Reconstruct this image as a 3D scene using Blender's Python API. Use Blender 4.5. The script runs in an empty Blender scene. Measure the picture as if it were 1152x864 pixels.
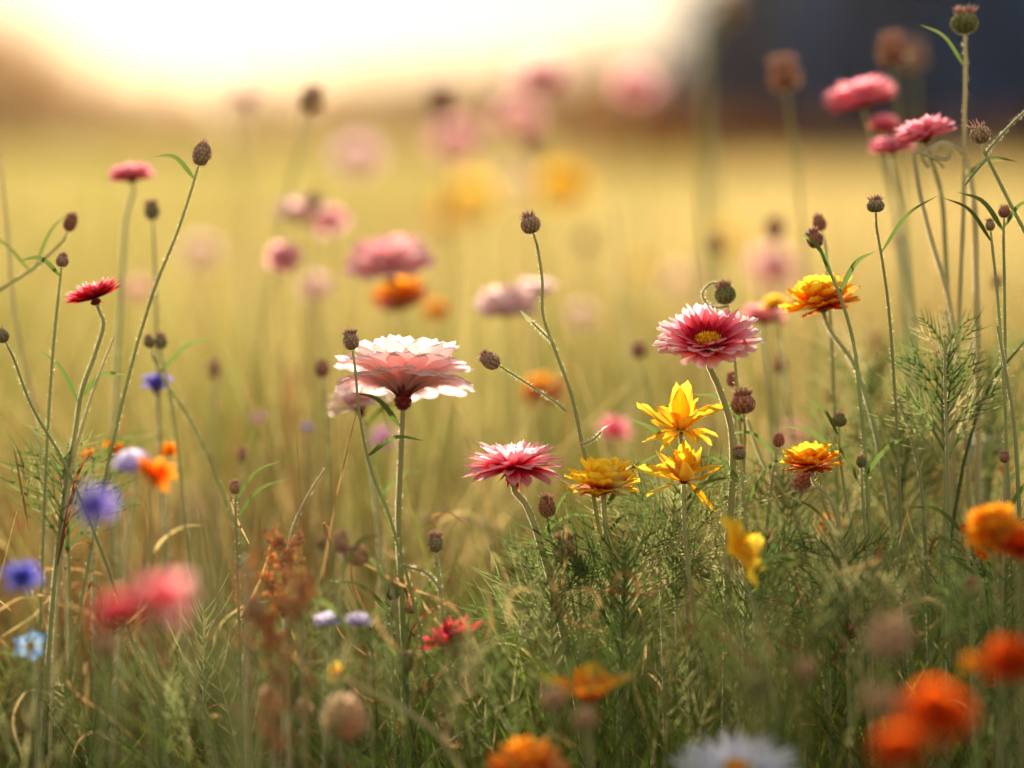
import bpy, math, random
import numpy as np
from mathutils import Vector
R_ = math.radians
rng = np.random.default_rng(7)
random.seed(7)
sc = bpy.context.scene
# ------------------------------------------------------------ camera
CAMH, HOR, FOC, F = 0.50, 165.0, 85.0, 1152 * 85.0 / 36.0
PITCH = math.atan((432 - HOR) / F)
cam = bpy.data.objects.new('camera', bpy.data.cameras.new('camera'))
sc.collection.objects.link(cam); sc.camera = cam
cam.location = (0, 0, CAMH); cam.rotation_euler = (math.pi / 2 - PITCH, 0, 0)
cam.data.lens = FOC; cam.data.sensor_width = 36
cam.data.clip_start = 0.02; cam.data.clip_end = 6000
cam.data.dof.use_dof = True; cam.data.dof.focus_distance = 1.0; cam.data.dof.aperture_fstop = 2.4
# ------------------------------------------------------------ sky, sun, exposure
SUN_EL, SUN_AZ = 14.0, -7.2          # azimuth from +Y, negative to the left
w = bpy.data.worlds.new("World"); sc.world = w; w.use_nodes = True
nt = w.node_tree; nt.nodes.clear()
sky = nt.nodes.new('ShaderNodeTexSky'); sky.sky_type = 'NISHITA'; sky.sun_disc = False
sky.sun_elevation = R_(SUN_EL); sky.sun_rotation = R_(SUN_AZ)
sky.air_density = 1.0; sky.dust_density = 2.5; sky.ozone_density = 0.6
tint = nt.nodes.new('ShaderNodeMix'); tint.data_type = 'RGBA'; tint.blend_type = 'MULTIPLY'
tint.inputs[0].default_value = 1.0; tint.inputs[7].default_value = (1.40, 1.24, 1.0, 1)
bg = nt.nodes.new('ShaderNodeBackground'); bg.inputs[1].default_value = 0.15
out = nt.nodes.new('ShaderNodeOutputWorld')
gm = nt.nodes.new('ShaderNodeGamma'); gm.inputs[1].default_value = .15   # thin high haze evens out the sky
nt.links.new(sky.outputs[0], gm.inputs[0]); nt.links.new(gm.outputs[0], tint.inputs[6]); nt.links.new(tint.outputs[2], bg.inputs[0]); nt.links.new(bg.outputs[0], out.inputs[0])
sun = bpy.data.objects.new('sun', bpy.data.lights.new('sun', 'SUN')); sc.collection.objects.link(sun)
sun.data.energy = 4.0; sun.data.angle = R_(0.6); sun.data.color = (1.0, 0.88, 0.68)
az, el = R_(SUN_AZ), R_(SUN_EL)
sd = Vector((math.sin(az) * math.cos(el), math.cos(az) * math.cos(el), math.sin(el)))
sun.rotation_euler = sd.to_track_quat('Z', 'Y').to_euler(); sun.location = (-2, 8, 5)
sc.view_settings.view_transform = 'Standard'; sc.view_settings.look = 'None'
sc.view_settings.gamma = 1; sc.view_settings.use_curve_mapping = False
sc.view_settings.exposure = 1.9
sc.render.engine = 'CYCLES'
sc.cycles.use_denoising = True
sc.cycles.max_bounces = 8; sc.cycles.transmission_bounces = 6; sc.cycles.diffuse_bounces = 4
sc.cycles.volume_bounces = 0; sc.cycles.sample_clamp_indirect = 4.0
sc.cycles.caustics_reflective = False; sc.cycles.caustics_refractive = False

FWD = np.array([0, math.cos(PITCH), -math.sin(PITCH)]); UP = np.array([0, math.sin(PITCH), math.cos(PITCH)])
RT = np.array([1.0, 0, 0])
def at(px, py, D):
    return np.array([0, 0, CAMH]) + D * (FWD + (px - 576) / F * RT + (432 - py) / F * UP)

# ------------------------------------------------------------ mesh building
class MB:
    def __init__(s): s.v = []; s.f = []; s.a = []; s.n = 0; s.s = 1
    def grid(s, P, A, close=False):
        nu, nv = P.shape[:2]
        i = np.arange(nu * nv).reshape(nu, nv) + s.n
        if close: i = np.concatenate([i, i[:, :1]], 1)
        q = np.stack([i[:-1, :-1], i[:-1, 1:], i[1:, 1:], i[1:, :-1]], -1).reshape(-1, 4)
        s.v.append(P.reshape(-1, 3)); s.a.append(A.reshape(-1, 3)); s.f.append(q); s.n += nu * nv
    def many(s, P, A):                       # P (N,nu,nv,3)
        N, nu, nv = P.shape[:3]
        i = np.arange(N * nu * nv).reshape(N, nu, nv) + s.n
        q = np.stack([i[:, :-1, :-1], i[:, :-1, 1:], i[:, 1:, 1:], i[:, 1:, :-1]], -1).reshape(-1, 4)
        s.v.append(P.reshape(-1, 3)); s.a.append(A.reshape(-1, 3)); s.f.append(q); s.n += N * nu * nv
    def move(s, M, t):
        s.v = [x @ M.T + t for x in s.v]; return s
    def build(s, name, mat, parent=None, smooth=True):
        v = np.concatenate(s.v).astype(np.float32); f = np.concatenate(s.f).astype(np.int32); a = np.concatenate(s.a).astype(np.float32)
        off = np.array(parent.location) if parent is not None and not s.__dict__.get('local') else np.zeros(3)
        v = (v - off).astype(np.float32)
        me = bpy.data.meshes.new(name)
        me.vertices.add(len(v)); me.vertices.foreach_set('co', v.ravel())
        me.loops.add(f.size); me.loops.foreach_set('vertex_index', f.ravel())
        me.polygons.add(len(f)); me.polygons.foreach_set('loop_start', np.arange(0, f.size, 4, dtype=np.int32))
        try: me.polygons.foreach_set('loop_total', np.full(len(f), 4, dtype=np.int32))
        except Exception: pass
        at_ = me.attributes.new('tv', 'FLOAT_VECTOR', 'POINT'); at_.data.foreach_set('vector', a.ravel())
        if smooth: me.polygons.foreach_set('use_smooth', np.ones(len(f), dtype=bool))
        me.update(); me.validate()
        me.materials.append(mat)
        o = bpy.data.objects.new(name, me); sc.collection.objects.link(o)
        if parent is not None: o.parent = parent
        if hasattr(s, 'hb'): s.hb.wbuild = 1; h_ = s.hb.build('fine_hairs', MAT['hair'], None); h_.data.transform(__import__('mathutils').Matrix.Translation(tuple(-off))); h_.parent = o
        return o

def petal(mb, phi, L, W, e0, curl, shape='round', cup=.25, tip=.2, notch=0., ntn=3, r0=0., z0=0., nu=8, nv=5, wave=0., t=(0, 1), base=.3, yaw=0., xf=None):
    e0, curl = R_(e0), R_(curl) if abs(curl) > .5 else R_(.5)
    u = np.linspace(0, 1, nu)[:, None]; v = np.linspace(-1, 1, nv)[None]
    ff = 1 - tip * v ** 2
    if notch: ff = ff - notch * (.5 - .5 * np.cos(v * ntn * math.pi)) * (.6 + .4 * random.random())
    uu = u * ff
    rad = r0 + (np.sin(e0 + curl * uu) - math.sin(e0)) / curl * L
    z = z0 - (np.cos(e0 + curl * uu) - math.cos(e0)) / curl * L
    if shape == 'point': wd = (base + (1 - base) * np.clip(u / .35, 0, 1)) * (1 - np.clip((u - .3) / .7, 0, 1) ** 1.4 * .97) + 0 * v
    elif shape == 'broad': wd = (base + (1 - base) * np.sin(math.pi / 2 * np.clip(u / .85, 0, 1))) * (1 - .25 * np.clip((u - .85) / .15, 0, 1) ** 2) + 0 * v
    else: wd = (base + (1 - base) * np.sin(math.pi / 2 * np.clip(u / .6, 0, 1))) * (1 - .45 * np.clip((u - .75) / .25, 0, 1) ** 2) + 0 * v
    th = e0 + curl * uu
    y = v * wd * W / 2 + yaw * L * uu ** 2
    ph = random.random() * 6
    n = cup * W * .5 * wd * v ** 2 + wave * W * np.sin(v * 3.3 + u * 5 + ph) * u + .035 * W * np.cos(v * 9) * u
    x = rad - np.sin(th) * n; zz = z + np.cos(th) * n
    c, s_ = math.cos(phi), math.sin(phi)
    P = np.stack([x * c - y * s_, x * s_ + y * c, zz], -1)
    if xf is not None: P = P @ xf[0].T + xf[1]
    rr = random.random()
    A = np.stack([t[0] + (t[1] - t[0]) * uu + 0 * v, 0 * uu + rr, v * .5 + .5 + 0 * u], -1)
    mb.grid(P, A)

def layer(mb, n, L, W, e0, curl, je=5, jl=.1, off=0., **k):
    for i in range(n):
        petal(mb, 2 * math.pi * (i + off + random.uniform(-.22, .22)) / n, L * (1 + random.uniform(-jl, jl * .6)), W * random.uniform(.85, 1.12),
              e0 + random.uniform(-je, je), curl + random.uniform(-je, je), yaw=random.uniform(-.1, .1), **k)

def spindle(mb, p, d, L, r, t=(0, 1), nu=3, side=4, bulge=.5):
    d = np.array(d, float); d /= np.linalg.norm(d) + 1e-9
    a = np.cross(d, [0.3, .5, .8]); a /= np.linalg.norm(a) + 1e-9; b = np.cross(d, a)
    u = np.linspace(0, 1, nu + 1); ww = np.array([.55 if x == 0 else (1 if x < .99 else .12) for x in u]) * r
    an = np.arange(side) * 2 * math.pi / side
    P = np.array(p) + u[:, None, None] * L * d + ww[:, None, None] * (np.cos(an)[None, :, None] * a + np.sin(an)[None, :, None] * b)
    rr = random.random()
    A = np.zeros(P.shape); A[..., 0] = (t[0] + (t[1] - t[0]) * u)[:, None]; A[..., 1] = rr; A[..., 2] = .5
    mb.grid(P, A, close=True)

def ellipsoid(mb, c, r, h, a0=0, a1=math.pi, nu=10, side=12, t=(0, 1)):
    a = np.linspace(a0, a1, nu); an = np.arange(side) * 2 * math.pi / side
    P = np.stack([r * np.sin(a)[:, None] * np.cos(an), r * np.sin(a)[:, None] * np.sin(an), -h * np.cos(a)[:, None] + 0 * an], -1) + np.array(c)
    A = np.zeros(P.shape); A[..., 0] = np.linspace(t[0], t[1], nu)[:, None]; A[..., 1] = .5; A[..., 2] = .5
    mb.grid(P, A, close=True)

def rot_to(axis, spin=0.):
    z = np.array(axis, float); z /= np.linalg.norm(z)
    x = np.cross([0, 1, 0.01], z); x /= np.linalg.norm(x); y = np.cross(z, x)
    M = np.stack([x, y, z], 1); c, s = math.cos(spin), math.sin(spin)
    return M @ np.array([[c, -s, 0], [s, c, 0], [0, 0, 1]])

def catmull(pts, n=8):
    """smooth curve through the points, parametrised by chord length so that uneven spacing does not kink"""
    p = np.array([np.array(q, float) for q in pts]); d = np.linalg.norm(np.diff(p, axis=0), axis=1) ** .75 + 1e-9
    t = np.concatenate([[0], np.cumsum(d)]); m = np.zeros_like(p)
    v = np.diff(p, axis=0) / d[:, None]
    m[0], m[-1] = v[0], v[-1]
    if len(p) > 2: m[1:-1] = (v[:-1] * d[1:, None] + v[1:] * d[:-1, None]) / (d[1:] + d[:-1])[:, None]
    o = []
    for i in range(len(p) - 1):
        h = d[i]
        for k in range(n):
            u = k / n; o.append((2*u**3-3*u*u+1)*p[i] + (u**3-2*u*u+u)*h*m[i] + (-2*u**3+3*u*u)*p[i+1] + (u**3-u*u)*h*m[i+1])
    o.append(p[-1]); return np.array(o)

def tube(mb, path, r0, r1, side=6, hairs=0, hl=.0012, ridge=0.):
    T = np.gradient(path, axis=0); T /= np.linalg.norm(T, axis=1)[:, None] + 1e-12
    a = np.cross(T, [0.21, .95, .22]); a /= np.linalg.norm(a, axis=1)[:, None] + 1e-12; b = np.cross(T, a)
    n = len(path); r = np.linspace(r0, r1, n) * (1 + .05 * np.sin(np.arange(n) * 1.7))
    an = np.arange(side) * 2 * math.pi / side
    rr = r[:, None] * (1 + ridge * np.cos(an * side / 2)[None])
    P = path[:, None] + rr[..., None] * (np.cos(an)[None, :, None] * a[:, None] + np.sin(an)[None, :, None] * b[:, None])
    A = np.zeros(P.shape); A[..., 0] = np.linspace(0, 1, n)[:, None]; A[..., 1] = random.random(); A[..., 2] = np.abs(np.linspace(-1, 1, side))[None]
    mb.grid(P, A, close=True)
    if hairs:
        hairs = int(hairs * 2.2); cl = np.concatenate([[0], np.cumsum(np.linalg.norm(np.diff(path, axis=0), axis=1))]); q = rng.random(hairs) * min(cl[-1], .22); k = np.clip(np.searchsorted(cl, q) - 1, 0, n - 2); f = ((q - cl[k]) / (cl[k + 1] - cl[k] + 1e-9))[:, None]
        c = path[k] * (1 - f) + path[k + 1] * f; th = rng.random(hairs) * 6.283
        d = np.cos(th)[:, None] * a[k] + np.sin(th)[:, None] * b[k]; d2 = d * .95 - T[k] * .3
        sd_ = T[k] * .00004
        p0 = c + d * r[k][:, None] * .9; p1 = p0 + d2 * (hl * rng.uniform(.5, 1.2, hairs))[:, None]
        Ph = np.stack([np.stack([p0 - sd_, p0 + sd_], 1), np.stack([p1 - sd_ * .4, p1 + sd_ * .4], 1)], 1)
        Ah = np.zeros(Ph.shape); Ah[..., 0] = 1; Ah[..., 1] = .95; Ah[..., 2] = 1
        if not hasattr(mb, 'hb'): mb.hb = MB()
        mb.hb.many(Ph, Ah)

def ribbon(mb, pts, w0, prof='leaf', n=6, t=(0, 1), nvec=None, rr=None):
    path = catmull(pts, n); T = np.gradient(path, axis=0)
    s = np.cross(T, nvec if nvec is not None else np.array([random.uniform(-.6, .6), 1, random.uniform(-.3, .3)])); s /= np.linalg.norm(s, axis=1)[:, None] + 1e-12
    u = np.linspace(0, 1, len(path))
    ww = w0 * (np.minimum(1, u * 4 + .3) * (1 - u ** 2.2) + .03) if prof == 'leaf' else w0 * (1 - .8 * u)
    up = np.cross(s, T); up /= np.linalg.norm(up, axis=1)[:, None] + 1e-12
    P = np.stack([path - s * ww[:, None] + up * ww[:, None] * .35, path, path + s * ww[:, None] + up * ww[:, None] * .35], 1)
    A = np.zeros(P.shape); A[..., 0] = (t[0] + (t[1] - t[0]) * u)[:, None]; A[..., 1] = random.random() if rr is None else rr; A[..., 2] = np.array([0, .5, 1])
    mb.grid(P, A)

# ------------------------------------------------------------ materials
def nodemat(name):
    m = bpy.data.materials.new(name); m.use_nodes = True; t = m.node_tree; t.nodes.clear()
    return m, t, (lambda k: t.nodes.new('ShaderNode' + k)), t.links.new
def leafy(name, stops, trans=.4, rough=.72, sheen=0., jitter=.12, streak=.35, streak_col=None, by='t', spec=.12, tcol=(1, 1, 1)):
    m, t, N, K = nodemat(name)
    a = N('Attribute'); a.attribute_name = 'tv'; sep = N('SeparateXYZ'); K(a.outputs['Vector'], sep.inputs[0])
    cb = N('CombineXYZ')
    def mul(sock, k):
        q = N('Math'); q.operation = 'MULTIPLY'; q.inputs[1].default_value = k; K(sock, q.inputs[0]); return q.outputs[0]
    K(mul(sep.outputs[2], 9), cb.inputs[0]); K(mul(sep.outputs[0], 1.3), cb.inputs[1]); K(mul(sep.outputs[1], 40), cb.inputs[2])
    no = N('TexNoise'); no.inputs['Scale'].default_value = 1.0; no.inputs['Detail'].default_value = 3; K(cb.outputs[0], no.inputs['Vector'])
    s1 = N('Math'); s1.operation = 'MULTIPLY_ADD'; K(no.outputs[0], s1.inputs[0]); s1.inputs[1].default_value = streak; s1.inputs[2].default_value = -streak / 2
    ad = N('Math'); ad.operation = 'ADD'; K(sep.outputs[0 if by == 't' else 1], ad.inputs[0]); K(s1.outputs[0], ad.inputs[1])
    r = N('ValToRGB'); K(ad.outputs[0], r.inputs[0]); el_ = r.color_ramp.elements
    while len(el_) > 1: el_.remove(el_[-1])
    el_[0].position = stops[0][0]; el_[0].color = (*stops[0][1], 1)
    for p, c in stops[1:]:
        e = el_.new(p); e.color = (*c, 1)
    hs = N('HueSaturation'); K(r.outputs[0], hs.inputs['Color'])
    mr = N('MapRange'); K(sep.outputs[1], mr.inputs[0]); mr.inputs[3].default_value = 1 - jitter * 1.5; mr.inputs[4].default_value = 1 + jitter; K(mr.outputs[0], hs.inputs['Value'])
    mh = N('MapRange'); K(sep.outputs[1], mh.inputs[0]); mh.inputs[3].default_value = .5 - jitter * .06; mh.inputs[4].default_value = .5 + jitter * .06; K(mh.outputs[0], hs.inputs['Hue'])
    p = N('BsdfPrincipled'); p.inputs['Roughness'].default_value = rough; p.inputs['Specular IOR Level'].default_value = spec
    K(hs.outputs[0], p.inputs['Base Color'])
    if sheen: p.inputs['Sheen Weight'].default_value = sheen; p.inputs['Sheen Roughness'].default_value = .35; p.inputs['Sheen Tint'].default_value = (1, .93, .75, 1)
    o = N('OutputMaterial')
    if trans:
        tr = N('BsdfTranslucent'); mt = N('Mix'); mt.data_type = 'RGBA'; mt.blend_type = 'MULTIPLY'; mt.inputs[0].default_value = 1
        K(hs.outputs[0], mt.inputs[6]); mt.inputs[7].default_value = (*tcol, 1); K(mt.outputs[2], tr.inputs[0])
        mx = N('MixShader'); mx.inputs[0].default_value = trans; K(p.outputs[0], mx.inputs[1]); K(tr.outputs[0], mx.inputs[2]); K(mx.outputs[0], o.inputs[0])
    else: K(p.outputs[0], o.inputs[0])
    return m
PT = .68
MAT = dict(
    pink=leafy('pink_petal', [(0, (.50, .008, .02)), (.32, (.74, .025, .07)), (.52, (.93, .32, .42)), (1, (.98, .76, .78))], PT, streak=.5),
    rose=leafy('rose_petal', [(0, (.5, .02, .05)), (.35, (.80, .12, .18)), (.75, (.90, .36, .42)), (1, (.95, .60, .62))], PT, streak=.45),
    crimson=leafy('crimson_petal', [(0, (.35, .006, .012)), (.5, (.62, .02, .04)), (.8, (.80, .16, .20)), (1, (.92, .55, .55))], PT, streak=.4),
    wine=leafy('wine_petal', [(0, (.30, .004, .015)), (.6, (.60, .015, .05)), (1, (.80, .10, .16))], PT, streak=.4),
    candy=leafy('candy_pink_petal', [(0, (.5, .03, .07)), (.3, (.80, .13, .22)), (1, (.93, .42, .50))], PT, streak=.4),
    pale=leafy('pale_pink_petal', [(0, (.60, .12, .13)), (.07, (.92, .66, .65)), (1, (.93, .73, .73))], PT, streak=.2, jitter=.06),
    yellow=leafy('yellow_petal', [(0, (.85, .12, .006)), (.30, (.97, .32, .01)), (.48, (1.0, .60, .02)), (1, (1.0, .76, .05))], PT, streak=.4, jitter=.08),
    sunset=leafy('sunset_petal', [(0, (.80, .08, .005)), (.42, (.97, .25, .01)), (.72, (1.0, .50, .02)), (1, (1.0, .72, .05))], PT, streak=.45),
    lemon=leafy('golden_petal', [(0, (.88, .28, .005)), (.3, (.95, .52, .015)), (1, (1.0, .74, .07))], PT, streak=.5, jitter=.1),
    amber=leafy('amber_petal', [(0, (.55, .06, .003)), (.4, (.82, .22, .006)), (1, (.90, .40, .02))], PT, streak=.4),
    orange=leafy('orange_petal', [(0, (.65, .05, .003)), (.4, (.90, .17, .005)), (1, (.95, .38, .03))], PT, streak=.5),
    vermilion=leafy('vermilion_petal', [(0, (.40, .015, .003)), (.5, (.72, .05, .004)), (1, (.82, .14, .01))], PT, streak=.4),
    violet=leafy('violet_petal', [(0, (.16, .10, .50)), (1, (.38, .32, .92))], .55, streak=.5),
    blue=leafy('blue_petal', [(0, (.08, .08, .48)), (1, (.20, .22, .88))], .55, streak=.5),
    sky=leafy('sky_blue_petal', [(0, (.50, .65, .85)), (1, (.28, .50, .88))], .4, streak=.3),
    soft=leafy('soft_pink_petal', [(0, (.95, .46, .50)), (1, (.98, .66, .69))], .6, streak=.3),
    lilac=leafy('lilac_petal', [(0, (.66, .56, .90)), (1, (.90, .84, 1.0))], .6, streak=.4),
    mauve=leafy('mauve_petal', [(0, (.40, .12, .35)), (1, (.65, .32, .60))], .4, streak=.4),
    white=leafy('white_petal', [(0, (.55, .58, .75)), (1, (.78, .80, .90))], .35, streak=.3, jitter=.05),
    cream=leafy('cream_petal', [(0, (.45, .25, .14)), (1, (.80, .60, .45))], .35, streak=.3, jitter=.08),
    peach=leafy('peach_floret', [(0, (.70, .40, .24)), (1, (1.0, .78, .58))], .6, streak=.3, jitter=.2),
    scale2=leafy('olive_bud_scale', [(0, (.20, .19, .08)), (.5, (.30, .22, .11)), (1, (.85, .70, .50))], .3, sheen=.9),
    scale3=leafy('tan_bud_scale', [(0, (.30, .20, .10)), (.5, (.52, .32, .20)), (1, (.95, .80, .62))], .35, sheen=.9),
    rust=leafy('rust_seed', [(0, (.48, .22, .10)), (1, (.88, .52, .26))], .5, streak=.4, jitter=.3),
    disc=leafy('yellow_floret', [(0, (.65, .10, .01)), (.4, (.95, .38, .02)), (1, (.95, .68, .05))], .45, streak=.3, jitter=.25),
    sepal=leafy('red_sepal', [(0, (.16, .02, .015)), (1, (.35, .05, .04))], .25, sheen=.5),
    scale=leafy('bud_scale', [(0, (.20, .12, .05)), (.35, (.42, .15, .10)), (.7, (.55, .24, .17)), (1, (.95, .75, .60))], .3, sheen=.9, streak=.25),
    gscale=leafy('green_bud_scale', [(0, (.16, .19, .06)), (.7, (.22, .22, .08)), (1, (.60, .50, .30))], .3, sheen=.9, streak=.25),
    bscale=leafy('beige_bud_scale', [(0, (.30, .14, .07)), (.5, (.55, .35, .20)), (1, (.75, .58, .40))], .3, sheen=.4, streak=.3),
    tuft=leafy('bud_tuft', [(0, (.22, .05, .05)), (.5, (.50, .20, .17)), (1, (.85, .68, .55))], .4, sheen=.3),
    hair=leafy('stem_hair', [(0, (.8, .75, .5)), (1, (.9, .85, .62))], .6, sheen=.5),
    down=leafy('seed_down', [(0, (.45, .32, .20)), (1, (.80, .68, .50))], .5),
    stem=leafy('green_stem', [(0, (.48, .46, .22)), (1, (.30, .34, .12))], .3, sheen=1.0, streak=.3),
    tan=leafy('dry_stem', [(0, (.60, .50, .30)), (1, (.46, .40, .20))], .3, sheen=1.0, streak=.3),
    fern=leafy('feather_leaf', [(0, (.06, .11, .03)), (.45, (.15, .21, .06)), (.8, (.25, .27, .10)), (1, (.42, .34, .18))], .4, streak=.15, jitter=.1, by='r'),
    leaf=leafy('stem_leaf', [(0, (.10, .16, .03)), (1, (.20, .24, .07))], .4, streak=.3, jitter=.2),
)
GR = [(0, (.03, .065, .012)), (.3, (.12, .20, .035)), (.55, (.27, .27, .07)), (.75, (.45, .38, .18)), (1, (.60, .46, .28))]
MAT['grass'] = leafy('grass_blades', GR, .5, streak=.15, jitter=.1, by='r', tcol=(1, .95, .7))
MAT['straw'] = leafy('straw_stalks', [(0, (.20, .08, .03)), (.4, (.34, .19, .07)), (1, (.55, .40, .18))], .45, streak=.15, jitter=.1, by='r')

def groundmat():
    m, t, N, K = nodemat('meadow_soil')
    tc = N('TexCoord'); no = N('TexNoise'); no.inputs['Scale'].default_value = 1.4; no.inputs['Detail'].default_value = 9; K(tc.outputs['Object'], no.inputs['Vector'])
    r = N('ValToRGB'); K(no.outputs[0], r.inputs[0]); e = r.color_ramp.elements
    e[0].position = .35; e[0].color = (.035, .045, .012, 1); e[1].position = .7; e[1].color = (.20, .15, .055, 1)
    p = N('BsdfPrincipled'); p.inputs['Roughness'].default_value = .95; K(r.outputs[0], p.inputs['Base Color'])
    o = N('OutputMaterial'); K(p.outputs[0], o.inputs[0]); return m

# ------------------------------------------------------------ ground + haze
mb = MB(); n = 81
g = np.linspace(-1, 1, n); g = np.sign(g) * np.abs(g) ** 2.2 * 400
X, Y = np.meshgrid(g, g, indexing='ij'); Z = .015 * np.sin(X * .7) * np.cos(Y * .9) + .5 * np.sin(X * .013) * np.sin(Y * .011) * (np.hypot(X, Y) > 60)
mb.grid(np.stack([X, Y, np.minimum(Z, .02)], -1), np.zeros((n, n, 3)))
o = mb.build('ground', groundmat()); o['kind'] = 'structure'

HAZE = 0.00026
if HAZE:
    mb = MB(); x0, y0, z0, x1, y1, z1 = -410, -410, -3, 410, 410, 9
    c = np.array([[x0, y0, z0], [x1, y0, z0], [x1, y1, z0], [x0, y1, z0], [x0, y0, z1], [x1, y0, z1], [x1, y1, z1], [x0, y1, z1]], float)
    mb.v = [c]; mb.a = [np.zeros((8, 3))]; mb.f = [np.array([[0, 3, 2, 1], [4, 5, 6, 7], [0, 1, 5, 4], [1, 2, 6, 5], [2, 3, 7, 6], [3, 0, 4, 7]])]; mb.n = 8
    hm, t, N, K = nodemat('golden_haze'); pv = N('VolumePrincipled'); pv.inputs['Color'].default_value = (1.0, .68, .32, 1)
    pv.inputs['Density'].default_value = HAZE; pv.inputs['Anisotropy'].default_value = .93
    oo = N('OutputMaterial'); K(pv.outputs[0], oo.inputs['Volume'])
    hz = mb.build('haze', hm, smooth=False); hz['kind'] = 'stuff'

# ------------------------------------------------------------ trees
def leafcards(mb, centres, size, rr):
    N_ = len(centres); a = rng.normal(size=(N_, 3)); a /= np.linalg.norm(a, axis=1)[:, None]
    b = np.cross(a, rng.normal(size=(N_, 3))); b /= np.linalg.norm(b, axis=1)[:, None]
    s = (size * rng.uniform(.6, 1.4, N_))[:, None]
    P = np.stack([np.stack([centres - a * s, centres - b * s * .5], 1), np.stack([centres + b * s * .5, centres + a * s], 1)], 1)
    A = np.zeros(P.shape); A[..., 0] = .5; A[..., 1] = rr[:, None, None]; A[..., 2] = .5
    mb.many(P, A)
def tree_proto(h, wdt, conifer, cmat, tmat, ncl, label, name):
    root = bpy.data.objects.new(name, None); sc.collection.objects.link(root); root['label'] = label; root['category'] = 'tree'
    tr = MB(); top = h * (.9 if conifer else .6)
    tube(tr, catmull([(0, 0, -.1), (.1, .05, h * .25), (-.1, .1, h * .5), (0, 0, top)], 5), h * .028, h * .006, 8)
    cr = MB(); cs = []; rs = []
    for k in range(ncl):
        if conifer:
            z = h * (.06 + .92 * random.random() ** .9); rmax = wdt * .5 * (1 - z / h) ** .75 + .1
            an = random.random() * 6.283; r = rmax * random.uniform(.25, 1.0); c = np.array([r * math.cos(an), r * math.sin(an), z - r * .15]); sp = wdt * .05
        else:
            d = rng.normal(size=3); d /= np.linalg.norm(d); q = random.uniform(.45, 1) ; c = np.array([d[0] * wdt * .5 * q, d[1] * wdt * .5 * q, h * .56 + d[2] * h * .42 * q]); sp = wdt * .075
            if k % 12 == 0: tube(tr, catmull([(0, 0, h * random.uniform(.2, .5)), c * .5 + np.array([0, 0, h * .2]), c], 4), h * .009, h * .002, 5)
        m_ = 26; cs.append(c + rng.normal(size=(m_, 3)) * sp * random.uniform(.6, 1.4)); rs.append(np.clip(random.random() + rng.normal(size=m_) * .08, 0, 1))
    leafcards(cr, np.concatenate(cs), h * .02, np.concatenate(rs))
    tr.build('trunk', tmat, root); cr.build('crown', cmat, root, smooth=False); return root
def dup(root, loc, rz, s, label):
    r = root.copy(); sc.collection.objects.link(r); r.location = loc; r.rotation_euler = (0, 0, rz); r.scale = (s[0], s[0], s[1]); r['label'] = label
    for ch in root.children:
        c = ch.copy(); sc.collection.objects.link(c); c.parent = r
    return r
bark = leafy('bark', [(0, (.09, .06, .04)), (1, (.14, .10, .07))], 0, rough=.9)
shade_blue_leaf = leafy('shade_blue_needles', [(0, (.010, .07, .22)), (1, (.03, .14, .34))], .1, by='r', jitter=.2, spec=0.)  # navy of the wood's bluish shadow put into the needle colour
rust_leaf = leafy('autumn_leaves', [(0, (.22, .06, .008)), (.5, (.36, .11, .014)), (1, (.26, .12, .02))], .35, by='r', jitter=.2)
oliv_leaf = leafy('olive_leaves', [(0, (.12, .07, .015)), (1, (.18, .12, .03))], .35, by='r', jitter=.2)
protoA = tree_proto(6, 5.5, False, rust_leaf, bark, 240, 'x', 'autumn_tree')
protoB = tree_proto(6, 5.0, False, oliv_leaf, bark, 240, 'x', 'olive_green_tree')
teal_leaf = leafy('teal_leaves', [(0, (.03, .16, .20)), (1, (.08, .26, .26))], .25, by='r', jitter=.2, spec=0.)
protoD = tree_proto(11, 6.0, True, teal_leaf, bark, 520, 'x', 'dark_conifer')
protoC = tree_proto(11, 6.0, True, shade_blue_leaf, bark, 620, 'x', 'dark_conifer')
TREES = [  # proto, px at distance, D, height scale, label
 (protoA, -8, 105, 1.05, 'tallest rust coloured tree at the far left end of the distant hedge line'),
 (protoA, 62, 112, .80, 'rounded rust tree second from the left in the glowing tree line'),
 (protoB, 140, 118, .66, 'low olive tree under the bright gap left of the sun glow'),
 (protoA, 215, 116, .60, 'small hazy rust tree directly below the sun glow'),
 (protoB, 300, 120, .66, 'hazy olive tree just right of the sun glow'),
 (protoA, 385, 122, .72, 'rust tree between the sun glow and the middle of the tree line'),
 (protoB, 462, 118, .74, 'olive tree left of the middle of the distant tree line'),
 (protoA, 540, 120, .78, 'rust tree in the middle of the distant tree line'),
 (protoB, 615, 117, .80, 'olive tree just right of the middle of the tree line'),
 (protoA, 690, 112, .88, 'last rust tree before the dark conifers begin'),
]
for i, (pr, px, D, s, lb) in enumerate(TREES):
    r = dup(pr, ((px - 576) / F * D, D, 0), i * 1.3, (s * 1.05, s), lb); r['group'] = 'trees along the far edge of the meadow'
for i in range(17):                                  # hedge at the foot of the far trees
    px = -60 + i * 50; D = 101 + (i * 37 % 11)
    r = dup(protoA if i % 3 else protoB, ((px - 576) / F * D, D, -.5), i * 2.3, (.58 + .1 * math.sin(i * 2.1), .40 + .08 * math.sin(i * 1.7)), 'low russet hedge bush blurred at the foot of the distant tree line')
    r.name = 'hedge_bush'; r['category'] = 'bush'; r['group'] = 'hedge bushes along the far edge of the meadow'
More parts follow.
